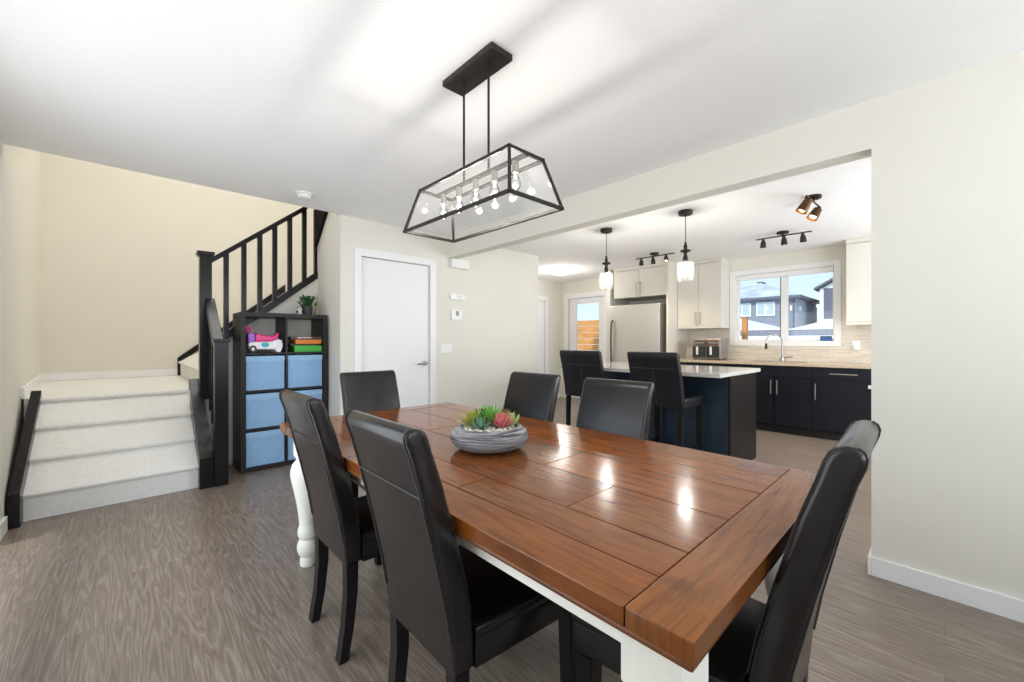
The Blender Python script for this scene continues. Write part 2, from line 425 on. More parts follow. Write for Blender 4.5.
# walls out of the frame, with the window openings that let the daylight in
ks = MB().box(XR + .125, 3.6, -1.12, -1.0, 0, ZC).box(6.2, XW + .16, -1.12, -1.0, 0, ZC).box(3.6, 6.2, -1.12, -1.0, 0, .6).box(3.6, 6.2, -1.12, -1.0, 2.36, ZC)  # opening in this wall is made up, to go with the kitchen fill light
struct('wall_kitchen_side', ks, 'wall_paint', 'kitchen side wall out of view', 'wall')
rw = MB().box(-0.7, -0.4, -2.32, -2.2, 0, ZC).box(2.6, XR + .125, -2.32, -2.2, 0, ZC).box(-.4, 2.6, -2.32, -2.2, 0, .55).box(-.4, 2.6, -2.32, -2.2, 2.36, ZC)
struct('wall_rear', rw, 'wall_paint', 'rear wall behind the camera', 'wall')
lw = MB().box(-.68, -.56, -2.2, .7, 0, ZC).box(-.68, -.56, .7, 3.80, 2.24, ZC).box(-.68, -.56, 3.80, YD, 0, ZC)
struct('wall_left', lw, 'wall_paint', 'left dining room wall at the picture edge', 'wall')
# left wall of the stairs runs on from there, a little splayed
sl = MB().prism([(-.56, YD), (-.705, 7.15), (-.83, 7.15), (-.68, YD)], 'z', 0, 5.2)
struct('wall_stair_left', sl, 'stair_wall_paint', 'left wall of the stairs', 'wall')
struct('wall_stair_back', B(-.83, 3.2, 7.05, 7.17, 0, 5.2), 'stair_wall_paint', 'tall beige wall behind the stair landing', 'wall')
struct('wall_stair_right', MB().box(2.7, 2.82, YD + .12, 7.05, 0, 5.2), 'stair_wall_paint', 'right wall of the stairwell', 'wall')
struct('wall_stair_front', B(-.83, 2.82, YD - .12, YD, ZC + .25, 5.2), 'stair_wall_paint', 'upper wall over the dining room edge', 'wall')
struct('ceiling_stair', B(-.83, 2.82, YD, 7.17, 5.2, 5.3), 'ceiling_paint', 'ceiling of the stairwell', 'ceiling')
# wall under the upper flight
us = MB().prism([(.60, 0), (1.528, 0), (1.528, 1.87), (.60, 1.13)], 'y', 4.76, 4.84)
struct('wall_under_stairs', us, 'wall_paint', 'pale wall under the upper stair flight behind the cube shelf', 'wall')

bb = lambda n, mb, l: struct(n, mb, 'white_trim', l, 'baseboard')
bb('baseboard_right', MB().box(XR - .014, XR, -2.2, .26, 0, .095, .004).box(XR - .014, XR + .139, .26, .274, 0, .095, .004), 'white baseboard along the plain right wall')
bb('baseboard_closet', MB().box(1.528, 1.672, YD - .013, YD, 0, .09, .003).box(2.626, 4.37, YD - .013, YD, 0, .09, .003), 'white baseboard along the thermostat wall')
bb('baseboard_stairs', MB().box(-.70, .52, 7.036, 7.05, .742, .83, .003).prism([(-.605, 5.02), (-.705, 7.04), (-.688, 7.04), (-.588, 5.02)], 'z', .742, .83), 'white baseboard around the stair landing')
bb('baseboard_under_stairs', B(.60, .745, 4.745, 4.76, 0, .09, .003), 'white baseboard beside the cube shelf')
bb('baseboard_left', B(-.56, -.545, 3.885, 4.075, 0, .095, .003), 'short white baseboard left of the stairs')
bb('baseboard_nook', MB().box(4.37, 5.36, YB - .013, YB, 0, .09, .003).box(6.36, XW, YB - .013, YB, 0, .09, .003), 'white baseboard in the nook')
tr = MB().box(-.575, -.545, 3.79, 3.87, 0, 2.30, .004).box(-.575, -.545, .63, 3.79, 2.22, 2.30, .004).box(-.575, -.545, .63, .70, 0, 2.22, .004)
struct('trim_1', tr, 'white_trim', 'white casing of the patio door at the left picture edge', 'casing')
tr = MB().box(-.46, -.36, -2.2, -2.185, .49, 2.42).box(2.56, 2.66, -2.2, -2.185, .49, 2.42).box(-.36, 2.56, -2.2, -2.185, .49, .58).box(-.36, 2.56, -2.2, -2.185, 2.33, 2.42)
struct('trim_2', tr, 'white_trim', 'white casing of the rear window', 'casing')

# closet door
d = tag(bpy.data.objects.new('door_1', None), 'white flat closet door with lever handle', 'door', None, 'structure'); C.objects.link(d); d.location = (2.14, YD, 0)
def local(o, p):       # parent keeping world coordinates
    o.parent = p; o.location = -Vector(p.location); return o
local(MB().box(1.74, 2.543, YD + .022, YD + .060, .01, 2.06, .002).build('door_panel', 'door_paint'), d)
local(MB().box(1.665, 1.737, YD - .016, YD + .004, 0, 2.14, .003).box(2.546, 2.622, YD - .016, YD + .004, 0, 2.14, .003).box(1.737, 2.546, YD - .016, YD + .004, 2.066, 2.14, .003).build('casing', 'white_trim'), d)
h = MB().cyl((2.485, YD + .022, .945), (2.485, YD + .008, .945), .026).cyl((2.485, YD + .01, .945), (2.485, YD - .035, .945), .009).tube([(2.49, YD - .034, .945), (2.44, YD - .036, .945), (2.375, YD - .030, .942)], .009)
local(h.build('handle', 'brushed_nickel'), d)['label'] = 'brushed nickel lever handle'
for z in (.25, 1.02, 1.80): local(B(1.733, 1.745, YD + .012, YD + .024, z, z + .09, .002).build('hinge', 'brushed_nickel'), d)

# white door in the nook's back wall
d = tag(bpy.data.objects.new('door_2', None), 'white doorway at the far left of the kitchen nook', 'door', None, 'structure'); C.objects.link(d); d.location = (5.85, YB, 0)
local(B(5.445, 6.265, YB + .02, YB + .06, .01, 2.025, .002).build('door_panel', 'door_paint'), d)
local(MB().box(6.265, 6.355, YB - .018, YB + .004, 0, 2.12, .003).box(5.355, 5.445, YB - .018, YB + .004, 0, 2.12, .003).box(5.445, 6.265, YB - .018, YB + .004, 2.025, 2.12, .003).build('casing', 'white_trim'), d)

# exterior door with a glass light
d = tag(bpy.data.objects.new('door_3', None), 'white exterior door with a tall glass light beside the fridge', 'door', None, 'structure'); C.objects.link(d); d.location = (XW, 4.99, 0)
dm = (MB().box(XW + .03, XW + .075, 4.565, 4.685, .02, 2.06, .003).box(XW + .03, XW + .075, 5.25, 5.415, .02, 2.06, .003)
      .box(XW + .03, XW + .075, 4.685, 5.25, 1.965, 2.06, .003).box(XW + .03, XW + .075, 4.685, 5.25, .02, .45, .003))
local(dm.build('door_panel', 'door_paint'), d)
local(B(XW + .045, XW + .055, 4.685, 5.25, .45, 1.965).build('pane', 'clear_glass'), d)
local(MB().box(XW - .018, XW + .004, 5.43, 5.53, 0, 2.18, .003).box(XW - .018, XW + .004, 4.45, 4.55, 0, 2.18, .003).box(XW - .018, XW + .004, 4.55, 5.43, 2.08, 2.18, .003).build('casing', 'white_trim'), d)
local(MB().cyl((XW + .03, 5.36, .96), (XW - .03, 5.36, .96), .012).ball((XW - .04, 5.36, .96), .028).build('handle', 'brushed_nickel'), d)

# kitchen window
w = tag(bpy.data.objects.new('window_1', None), 'white sliding window over the kitchen sink', 'window', None, 'structure'); C.objects.link(w); w.location = (XW, 1.6, 1.2)
cas = (MB().box(XW - .018, XW + .004, WY1, 2.27, 1.13, 2.257, .003).box(XW - .018, XW + .004, .925, WY0, 1.13, 2.257, .003)
       .box(XW - .018, XW + .004, WY0, WY1, WZ1, 2.257, .003).box(XW - .018, XW + .004, WY0, WY1, 1.13, WZ0, .003))
local(cas.build('casing', 'white_trim'), w)
fr = (MB().box(XW + .015, XW + .09, 2.15, WY1, WZ0, WZ1, .003).box(XW + .015, XW + .09, WY0, 1.015, WZ0, WZ1, .003)
      .box(XW + .035, XW + .09, 1.015, 2.15, WZ0, 1.225, .003).box(XW + .035, XW + .09, 1.015, 2.15, 2.12, WZ1, .003).box(XW + .035, XW + .09, 1.525, 1.605, 1.225, 2.12, .003))
local(fr.build('sash_frame', 'white_plastic'), w)
local(B(XW + .040, XW + .056, 1.6055, 1.617, 1.235, 2.12).build('sash_gasket', 'fascia'), w)
local(B(XW + .078, XW + .084, 1.605, 2.15, 1.225, 2.12).build('pane', 'clear_glass'), w)
local(B(XW + .078, XW + .084, 1.015, 1.525, 1.225, 2.12).build('pane', 'clear_glass'), w)
bl = thing('roller_blind', 'white roller blind cassette rolled up at the top of the kitchen window', 'blind', (XW, 1.58, 2.16))
MB().box(-.012, .048, -.575, .595, -.050, .022, .006).build('cassette', 'white_plastic', bl)
MB().box(.0, .030, -.60, -.5755, -.052, .022, .004).build('end_cap', 'fridge_side', bl)
MB().box(.0, .030, .5955, .603, -.052, .022, .003).build('end_cap', 'white_plastic', bl)

# ------------------------------------------------------------------ stairs
st = thing('staircase', 'carpeted staircase climbing from the dining room to a landing, then turning right', 'stairs', (0, 4.2, 0))
Lo = Vector((0, 4.2, 0))
def slocal(o, p=None): return local(o, p or st)
RI, TR_, NX = .185, .26, .43
poly = [(4.20, 0)]
for k in range(4):
    y = 4.20 + k * TR_; z = (k + 1) * RI
    poly += [(y, z - .035), (y - .018, z - .028), (y - .024, z - .012), (y - .016, z - .001), (y, z)]
poly += [(7.05, .74), (7.05, 0)]
f1 = MB().prism(poly, 'x', -.50, NX)
f1.prism([(-.50, 5.02), (-.59, 5.02), (-.70, 7.05), (-.50, 7.05)], 'z', .0, .74)
f1.box(NX, .60, 4.80, 7.05, .0, .74)
slocal(f1.build('carpeted_flight', 'carpet', None, True, 30))
poly = [(.53, .741)]
R2, T2 = .19, .235
for k in range(8):
    x = .53 + k * T2; z = .74 + (k + 1) * R2
    poly += [(x, z - .035), (x - .018, z - .028), (x - .024, z - .012), (x - .016, z - .001), (x, z)]
poly += [(2.41, 2.26), (2.69, 2.26), (2.69, 2.0), (1.0, .741)]
slocal(MB().prism(poly, 'y', 4.84, 7.03).build('upper_flight', 'carpet', None, True, 30))
# skirt boards beside the lower flight
sk = [(4.09, 0), (4.09, .215), (5.02, .80), (5.02, .70), (4.20, .0)]
m = MB()
t_ = [(4.09, 0), (4.09, .215), (5.02, .80), (5.02, .0)]
m.prism(t_, 'x', -.553, -.496, .004, 2)
lsk = m.build('skirt_board', 'espresso'); slocal(lsk)
m = MB().prism([(4.13, 0), (4.13, .245), (4.92, .84), (4.92, 0)], 'x', NX + .001, .528, .004, 2)
slocal(m.build('skirt_board', 'espresso'))
# skirt on the far wall beside the upper flight
m = MB().prism([(.50, .742), (.50, .975), (1.80, 2.078), (1.80, 1.94), (.565, .95), (.565, .742)], 'y', 7.031, 7.049)
slocal(m.build('wall_skirt', 'espresso'))
# outer stringer
m = MB().prism([(.545, .95), (.545, 1.165), (1.527, 1.965), (1.527, 1.885), (.60, 1.13)], 'y', 4.715, 4.80, .003, 2)
slocal(m.build('stringer', 'espresso'))

rl = thing('stair_railing', 'dark brown stair railing with square balusters and two newel posts', 'railing', (.55, 4.5, 0))
def rloc(o): return local(o, rl)
m = MB().box(.530, .625, 4.115, 4.205, 0, 1.19, .004).box(.518, .636, 4.103, 4.217, 1.19, 1.218, .004)
rloc(m.build('newel_post', 'espresso'))
m = (MB().box(.492, .584, 4.695, 4.785, .66, 1.985, .004).box(.480, .596, 4.683, 4.797, 1.985, 2.00, .003)
     .prism([(.472, 4.675), (.604, 4.675), (.604, 4.805), (.472, 4.805)], 'z', 2.0, 2.03, .008, 2))
rloc(m.build('newel_post', 'espresso'))
hr = MB().prism([(4.20, 1.13), (4.20, 1.20), (4.70, 1.60), (4.70, 1.51)], 'x', .530, .605, .006, 2)
rloc(hr.build('handrail', 'espresso'))
for y in (4.33, 4.46, 4.59):
    zb = .235 + (y - 4.13) * .715; zt = 1.145 + (y - 4.20) * .77
    rloc(B(.549, .584, y - .018, y + .018, zb, zt, .002).build('baluster', 'espresso'))
hr = MB().prism([(.584, 1.932), (.584, 1.985), (1.425, 2.675), (1.425, 2.622)], 'y', 4.715, 4.785, .006, 2)
rloc(hr.build('handrail', 'espresso'))
for x in (.70, .845, .982, 1.116, 1.257, 1.399):
    zb = 1.165 + (x - .545) * .8147 - .01; zt = 1.945 + (x - .584) * .82
    rloc(B(x - .021, x + .021, 4.73, 4.772, zb, zt, .002).build('baluster', 'espresso'))
rloc(B(1.498, 1.526, 4.73, 4.772, 1.95, 2.64, .002).build('baluster', 'espresso'))
m = MB().prism([(4.735, 2.22), (4.735, 2.72), (4.08, 3.0), (4.08, 2.84), (4.20, 2.72)], 'x', 1.495, 1.5275)
rloc(m.build('wall_stringer', 'matte_espresso'))

# ------------------------------------------------------------------ cube shelf and what it holds
SX0, SX1, SY0, SY1, SZ = .752, 1.505, 4.36, 4.742, 1.465
sh = thing('cube_shelf', 'tall black brown cube shelf of eight compartments under the stairs', 'shelf', ((SX0 + SX1) / 2, (SY0 + SY1) / 2, 0))
T, t2 = .038, .016
def shl(o): return local(o, sh)
shl(B(SX0, SX0 + T, SY0, SY1, 0, SZ - T, .001).build('side_panel', 'shelf_black'))
shl(B(SX1 - T, SX1, SY0, SY1, 0, SZ - T, .001).build('side_panel', 'shelf_black'))
shl(B(SX0, SX1, SY0, SY1, SZ - T, SZ, .001).build('top_panel', 'shelf_black'))
shl(B(SX0 + T, SX1 - T, SY0, SY1, 0.004, T, .001).build('bottom_panel', 'shelf_black'))
SM = (SX0 + SX1) / 2
shl(B(SM - t2 / 2, SM + t2 / 2, SY0 + .003, SY1, T, SZ - T).build('divider', 'shelf_black'))
CH = (SZ - 2 * T - 3 * t2) / 4
levels = [T + k * (CH + t2) for k in range(4)]
for k in range(1, 4):
    for a, b_ in ((SX0 + T, SM - t2 / 2), (SM + t2 / 2, SX1 - T)):
        shl(B(a, b_, SY0 + .003, SY1, levels[k] - t2, levels[k]).build('shelf_board', 'shelf_black'))
cw_ = SM - t2 / 2 - SX0 - T
def make_bin():
    r = thing('storage_bin', '', 'bin')
    hw = cw_ / 2 - .006
    m = MB().box(-hw, hw, -.165, .165, 0.001, .318, .008)
    m.build('body', 'bin_fabric', r)
    MB().box(-hw - .001, hw + .001, -.1685, -.1655, .272, .319, .001).build('rim_band', 'bin_trim', r)
    MB().box(-.045, .045, -.1715, -.169, .262, .300, .001).build('pull_tab', 'bin_trim', r)
    return r
proto = None
names = {(0, 2): 'blue fabric storage bin at left, just below the toy car', (0, 1): 'blue fabric storage bin in left column, middle of three',
         (0, 0): 'blue fabric storage bin at bottom left of the cube shelf', (1, 2): 'blue fabric storage bin at right, just below the board games',
         (1, 1): 'blue fabric storage bin in right column, middle of three', (1, 0): 'blue fabric storage bin at bottom right of the cube shelf'}
for (c_, k), lab in names.items():
    r = proto if False else (make_bin() if proto is None else copy_tree(proto))
    if proto is None: proto = r
    cx = (SX0 + T + cw_ / 2) if c_ == 0 else (SM + t2 / 2 + cw_ / 2)
    r.location = (cx, SY0 + .185, levels[k]); tag(r, lab, 'bin', 'blue fabric bins in the cube shelf')
zt = levels[3]
# ride-on style toy car
tc = thing('toy_car', 'white and pink toy car with purple seat in the top left compartment', 'toy', (SX0 + T + .165, SY0 + .10, zt))
tc.scale = (1.0, 1.0, 1.22)
body = MB().prism([(-.13, .025), (-.135, .065), (-.12, .082), (.05, .085), (.11, .105), (.145, .095), (.155, .06), (.148, .028), (.12, .02)], 'y', -.06, .06, .016, 3)
body.build('body', 'toy_white', tc)
MB().prism([(-.075, .083), (-.08, .13), (-.06, .15), (-.02, .135), (.06, .128), (.085, .135), (.105, .155), (.12, .15), (.112, .105), (.05, .085)], 'y', -.052, .052, .012, 3).build('seat', 'toy_pink', tc)
MB().prism([(-.135, .07), (-.14, .14), (-.125, .155), (-.085, .145), (-.078, .085)], 'y', -.058, .058, .012, 3).build('rear_seat', 'toy_purple', tc)
MB().tube([(-.135, .0, .150), (-.14, 0, .185), (-.115, 0, .195), (-.105, 0, .165)], .012).build('push_handle', 'toy_pink', tc)
MB().ball((.0, -.058, .060), .024, 1.5, .3, .8).build('door_emblem', 'toy_teal', tc)
for x in (-.10, .11):
    for y in (-.052, .052):
        wv = MB().cyl((x, y - .014, .028), (x, y + .014, .028), .028, None, 24).build('wheel', 'toy_black' if x < 0 else 'toy_white', tc)
        MB().cyl((x, y - .017, .028), (x, y + .017, .028), .012, None, 16).build('hub', 'toy_white', wv)
def game(label, x0, x1, y0, y1, z0, z1, m, lab=True):
    g = thing('board_game', label, 'game box', ((x0 + x1) / 2, (y0 + y1) / 2, z0), 0, 'board games in the cube shelf')
    hx, hy, hz = (x1 - x0) / 2, (y1 - y0) / 2, z1 - z0
    MB().box(-hx, hx, -hy, hy, 0, hz * .5, .002).build('box_base', m, g)
    MB().box(-hx - .002, hx + .002, -hy - .002, hy + .002, hz * .3, hz, .002).build('box_lid', m, g)
    if lab: MB().box(-hx * .6, hx * .3, -hy - .0035, -hy - .002, hz * .42, hz * .85).build('side_label', 'game_label', g)
gx0, gx1 = SM + t2 / 2 + .060, SX1 - T - .008
game('green board game box at the bottom of the stack', gx0 + .01, gx1, SY0 + .03, SY0 + .26, zt + .0005, zt + .062, 'game_green', False)
game('dark flat game box between the green and the orange boxes', gx0 - .02, gx1 - .02, SY0 + .05, SY0 + .27, zt + .0625, zt + .080, 'game_brown', False)
game('orange board game box in the middle of the stack', gx0 + .02, gx1 - .002, SY0 + .035, SY0 + .25, zt + .0805, zt + .122, 'game_orange', False)
game('dark brown game box with pale labels on top of the stack', gx0 - .025, gx1, SY0 + .03, SY0 + .27, zt + .1225, zt + .152, 'game_brown', True)
def leaf(mb, base, yaw, pitch, L, W_, th, curl=0.2):
    t = bmesh.new(); n = 5; rings = []
    for i in range(n):
        u = i / (n - 1); x = L * u; z = curl * L * u * u
        w_ = W_ * math.sin(PI * (0.16 + 0.80 * u)) ** 0.8 if u < 1 else W_ * .06
        h_ = th * (1 - .7 * u)
        rings.append([t.verts.new((x, -w_, z)), t.verts.new((x, 0, z - h_)), t.verts.new((x, w_, z)), t.verts.new((x, 0, z + h_ * .3))])
    for a, b_ in zip(rings, rings[1:]):
        for k in range(4): t.faces.new((a[k], a[(k + 1) % 4], b_[(k + 1) % 4], b_[k]))
    t.faces.new(rings[0][::-1]); t.faces.new(rings[-1])
    bmesh.ops.recalc_face_normals(t, faces=t.faces)
    mb._add(t, Matrix.Translation(base) @ Matrix.Rotation(yaw, 4, 'Z') @ Matrix.Rotation(-pitch, 4, 'Y'))
pp = thing('potted_plant', 'small bushy green plant in a charcoal pot on top of the cube shelf', 'plant', (1.37, 4.54, SZ))
MB().lathe([(0, .001), (.040, .001), (.044, .01), (.052, .095), (.050, .100), (.045, .098), (.044, .08), (0, .08)], seg=28).build('pot', 'pot_grey', pp)
fm = MB(); rnd = random.Random(3)
for i in range(150):
    a = rnd.uniform(0, 2 * PI); rr = rnd.uniform(0, .085); zz = rnd.uniform(.09, .185) - .25 * max(0, rr - .05)
    leaf(fm, (math.cos(a) * rr, math.sin(a) * rr, zz), a + rnd.uniform(-.5, .5), rnd.uniform(-.3, .9), rnd.uniform(.03, .05), .013, .003)
for i in range(9):
    a = i * .7; fm.tube([(0, 0, .075), (math.cos(a) * .03, math.sin(a) * .03, .12), (math.cos(a) * .05, math.sin(a) * .05, .16)], .0022, 6)
fm.build('foliage', 'leaf_dark', pp)
fg = thing('panda_figurine', 'tiny black and white bear figurine left of the charcoal pot', 'figurine', (1.283, 4.50, SZ))
MB().ball((0, 0, .024), .022, 1, .9, 1.1).ball((0, -.006, .058), .019).build('body', 'toy_white', fg)
MB().ball((-.017, 0, .074), .008).ball((.017, 0, .074), .008).ball((-.008, -.022, .060), .005).ball((.008, -.022, .060), .005).ball((-.024, -.006, .03), .010, 1, 1, 1.5).ball((.024, -.006, .03), .010, 1, 1, 1.5).build('markings', 'toy_black', fg)
pk = thing('bud_vase', 'slim pinkish clay vase with a pale sprig right of the charcoal pot', 'vase', (1.470, 4.60, SZ))
MB().lathe([(0, .001), (.016, .001), (.018, .02), (.016, .07), (.014, .09), (.011, .09), (.010, .03), (0, .03)], seg=20).build('vase', 'pot_pink', pk)
fm = MB()
for i in range(16):
    leaf(fm, (0, 0, .085 + .004 * i), i * 2.4, .5, .038 - .001 * i, .007, .002)
fm.tube([(0, 0, .04), (0, 0, .15)], .002, 6)
fm.build('sprig', 'leaf_lime', pk)

# ------------------------------------------------------------------ dining table
TX0, TX1, TY0, TY1, TZ = .60, 1.68, .25, 2.455, .76
tb = thing('dining_table', 'long rustic farmhouse dining table with cherry plank top and cream turned legs', 'table', ((TX0 + TX1) / 2, (TY0 + TY1) / 2, 0))
def tbl(o): return local(o, tb)
ED = .115
m = MB()
xs = [TX0, .724, .85, 1.081, 1.328, 1.535, TX1]
joints = [[1.55], [1.01], [.69, 1.82], [.98, 1.75], [1.45], [.86, 1.95]]
for i in range(6):
    ys = [TY0 + ED] + joints[i] + [TY1 - ED]
    for a, b_ in zip(ys, ys[1:]):
        m.box(xs[i] + (.0012 if i else 0), xs[i + 1] - (.0012 if i < 5 else 0), a + .001, b_ - .001, TZ - .036, TZ, .0028, 2)
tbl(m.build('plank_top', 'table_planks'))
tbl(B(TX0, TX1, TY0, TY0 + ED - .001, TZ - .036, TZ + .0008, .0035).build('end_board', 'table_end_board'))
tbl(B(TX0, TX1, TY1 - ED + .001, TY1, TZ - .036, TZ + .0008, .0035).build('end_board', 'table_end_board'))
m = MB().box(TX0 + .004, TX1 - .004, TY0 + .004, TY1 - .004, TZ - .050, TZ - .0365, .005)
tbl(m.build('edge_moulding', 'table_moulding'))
ax0, ax1, ay0, ay1 = TX0 + .045, TX1 - .045, TY0 + .045, TY1 - .045
m = (MB().box(ax0 + .016, ax0 + .04, ay0 + .02, ay1 - .02, TZ - .115, TZ - .0505, .002).box(ax1 - .04, ax1 - .016, ay0 + .02, ay1 - .02, TZ - .115, TZ - .0505, .002)
     .box(ax0 + .03, ax1 - .03, ay0 + .016, ay0 + .04, TZ - .115, TZ - .0505, .002).box(ax0 + .03, ax1 - .03, ay1 - .04, ay1 - .016, TZ - .115, TZ - .0505, .002))
tbl(m.build('apron', 'cream_paint'))
prof = [(0, .0), (.036, .0), (.040, .015), (.038, .035), (.036, .05), (.046, .065), (.052, .085), (.053, .11), (.046, .13), (.038, .142), (.044, .150), (.050, .165), (.050, .19), (.045, .205), (.042, .22), (.045, .26),
        (.054, .33), (.067, .40), (.078, .45), (.084, .485), (.083, .515), (.074, .545), (.060, .562), (.053, .568), (.058, .575), (.058, .585), (.0, .585)]
for lx in (ax0 + .055, ax1 - .079):
    for ly in (ay0 + .055, ay1 - .055):
        m = MB().lathe(prof, (lx + .012, ly, 0), 36)  .box(lx - .045, lx + .069, ly - .057, ly + .057, .58, TZ - .0505, .006)
        tbl(m.build('leg', 'cream_paint'))

# ------------------------------------------------------------------ dining chairs (local +x is the way the chair faces; x=0 is the lower back edge)
CWD = .366
def make_chair():
    r = thing('dining_chair', '', 'chair')
    o = -.20                       # so that the empty sits under the middle of the seat
    back = [(0, .36), (-.009, .45), (-.026, .55), (-.060, .70), (-.098, .85), (-.121, .93), (-.133, .962), (-.136, .978), (-.132, .990), (-.122, .997), (-.108, .998), (-.094, .993), (-.083, .982), (-.075, .965),
            (-.064, .93), (-.036, .85), (.006, .70), (.037, .58), (.052, .50), (.058, .44), (.060, .36)]
    MB().prism([(x + o, z) for x, z in back], 'y', -CWD / 2, CWD / 2, .012, 3).build('backrest', 'leather', r, True, 50)
    rear = [(x + o - .0015, z) for x, z in back[1:10]]
    w = MB()
    for s in (-1, 1):
        y = s * (CWD / 2 - .010)
        w.tube([(x, y, z) for x, z in rear], .0022, 6)
        w.tube([(x + o + .001, y, z) for x, z in back[11:19]], .0018, 6)
    w.tube([(-.0945 + o, -CWD / 2 + .006, .83), (-.0945 + o, CWD / 2 - .006, .83)], .002, 6)
    w.build('piping', 'leather_welt', r)
    wr_, wf_ = CWD / 2, CWD / 2 + .036
    MB().prism([(.061 + o, -wr_), (.468 + o, -wf_ + .004), (.468 + o, wf_ - .004), (.061 + o, wr_)], 'z', .352, .437, .010, 2).prism([(.061 + o, -wr_ - .002), (.474 + o, -wf_), (.474 + o, wf_), (.061 + o, wr_ + .002)], 'z', .425, .463, .016, 3).build('seat', 'leather', r, True, 50)
    for s in (-1, 1):
        m = MB(); m._add(m.taper(.019, .027, 0, .353, (0, 0), .002), Matrix.Translation((.438 + o, s * (wf_ - .034), 0)))
        m.build('leg', 'espresso', r)
        y = s * (CWD / 2 - .028)
        # rear legs sweep back
        m = MB().prism([(.048 + o, .358), (.046 + o, .25), (.032 + o, .12), (.010 + o, 0), (-.024 + o, 0), (-.006 + o, .12), (.004 + o, .25), (.002 + o, .358)], 'y', y - .022, y + .022, .003, 2)
        m.build('leg', 'espresso', r)
    return r
proto = make_chair()
GC = 'black leather chairs around the dining table'
chairs = [((.597 + .2, 1.712, 0), 0, 'black leather dining chair on the left side, farther from camera, beside the blue bins'),
          ((.595 + .2, 1.012, 0), R(-.5), 'black leather dining chair nearest the camera on the left side of the table'),
          ((1.178, 2.66 - .125 - .2 , 0), R(-90), 'black leather dining chair at the far end of the table, by the closet door'),
          ((1.795 - .2, 1.805, 0), R(180), 'black leather dining chair on the right side behind the succulent bowl'),
          ((1.782 - .2, 1.19, 0), R(180), 'black leather dining chair on the right side, in front of the bar stools'),
          ((1.112, .236 + .2, 0), R(92), 'black leather dining chair at the near end, its shiny back seen edge on')]
for i, (loc, rz, lab) in enumerate(chairs):
    c_ = proto if i == 0 else copy_tree(proto)
    c_.location = loc; c_.rotation_euler = (0, 0, rz); tag(c_, lab, 'chair', GC)
    if i == 5: c_.scale = (1, 1, 1.012)
    if i in (3, 4): c_.scale = (1, 1.09, .997)

# ------------------------------------------------------------------ succulent bowl
sb = thing('succulent_bowl', 'grey ribbed stone bowl of mixed succulents on the dining table', 'planter', (1.088, 1.288, TZ + .0012))
sb.scale = (1.03, 1.03, 1.0)
MB().lathe([(0, .0), (.085, .0), (.115, .006), (.142, .022), (.155, .042), (.157, .058), (.148, .075), (.130, .088), (.118, .091), (.110, .088), (.106, .078), (0, .078)], seg=64).build('bowl', 'ribbed_stone', sb)
rnd = random.Random(11); pm = MB()
for i in range(260):
    a = rnd.uniform(0, 2 * PI); rr = .104 * math.sqrt(rnd.random())
    pm.ball((rr * math.cos(a), rr * math.sin(a), .081 + rnd.uniform(0, .006)), rnd.uniform(.004, .0075), 1, rnd.uniform(.7, 1), .7, 8)
pb = pm.build('pebbles', 'pebbles', sb); pb['kind'] = 'stuff'
def rosette(name, m, x, y, z, n, L, W_, th, p0, p1, curl, lab):
    mb = MB()
    for i in range(n):
        u = i / (n - 1)
        leaf(mb, (x, y, z + .012 * u), i * 2.39996, p0 + (p1 - p0) * u, L * (1 - .45 * u), W_ * (1 - .4 * u), th, curl)
    q_ = mb.build('succulent', m, sb); q_['label'] = lab; q_.scale = (1, 1, 1.18); q_.location = (0, 0, -.014)
# camera looks along (+.69,+.73): screen right is (+.73,-.69)
def scr(r, f): return (r * .727 + f * .687, -r * .687 + f * .727)
for m, r_, f_, z, n, L, W_, th, p0, p1, curl, lab in (
        ('leaf_yellow', -.070, .005, .082, 26, .060, .010, .004, .25, 1.35, .10, 'olive yellow succulent at the left'),
        ('leaf_blue', -.035, -.045, .080, 22, .042, .010, .004, .15, 1.25, .30, 'blue green succulent at the front'),
        ('leaf_bright', .005, .015, .085, 34, .078, .0065, .003, .35, 1.45, .05, 'spiky bright green succulent in the middle'),
        ('leaf_dark', -.025, .060, .085, 22, .055, .012, .004, .3, 1.3, .2, 'dark green succulent at the back'),
        ('leaf_pink', .052, -.030, .088, 44, .046, .0085, .004, .02, 1.35, .35, 'pink rosette succulent'),
        ('leaf_rust', .060, .050, .088, 20, .050, .009, .003, .4, 1.4, .1, 'rust brown succulent'),
        ('leaf_lime', .085, .015, .085, 20, .042, .011, .004, .3, 1.3, .3, 'pale lime succulent at the right')):
    x, y = scr(r_, f_); rosette('succulent', m, x, y, z, n, L * 1.35, W_ * 1.1, th, p0, p1, curl, lab)

# ------------------------------------------------------------------ linear chandelier
ch = thing('chandelier', 'black framed glass box chandelier of lit bulbs over the dining table', 'light', (1.157, 1.465, ZC))
zb_, zt_ = 1.745 - ZC, 1.945 - ZC
bx, by, tx, ty = .148, .383, .095, .325
MB().box(-.060, .060, -.180, .180, -.028, -.0005, .003).build('canopy', 'dark_metal', ch)
MB().cyl((0, 0, -.028), (0, 0, -.034), .008, .006, 12).build('canopy_screw', 'dark_metal', ch)
for y in (-.09, .09): MB().cyl((0, y, -.028), (0, y, -.04), .012, .009, 12).build('rod_collar', 'dark_metal', ch)
for y in (-.09, .09): MB().cyl((0, y, -.03), (0, y, zt_ + .0), .0055, None, 12).build('rod', 'dark_metal', ch)
fr = MB(); q = .0065
def bar(a, b_, r=q):
    a, b_ = Vector(a), Vector(b_); d_ = b_ - a
    fr.box(-r, r, -r, r, -r, d_.length + r, .001, 1, Matrix.Translation(a) @ d_.to_track_quat('Z', 'X' if abs(d_.normalized().z) < .5 else 'Y').to_matrix().to_4x4())
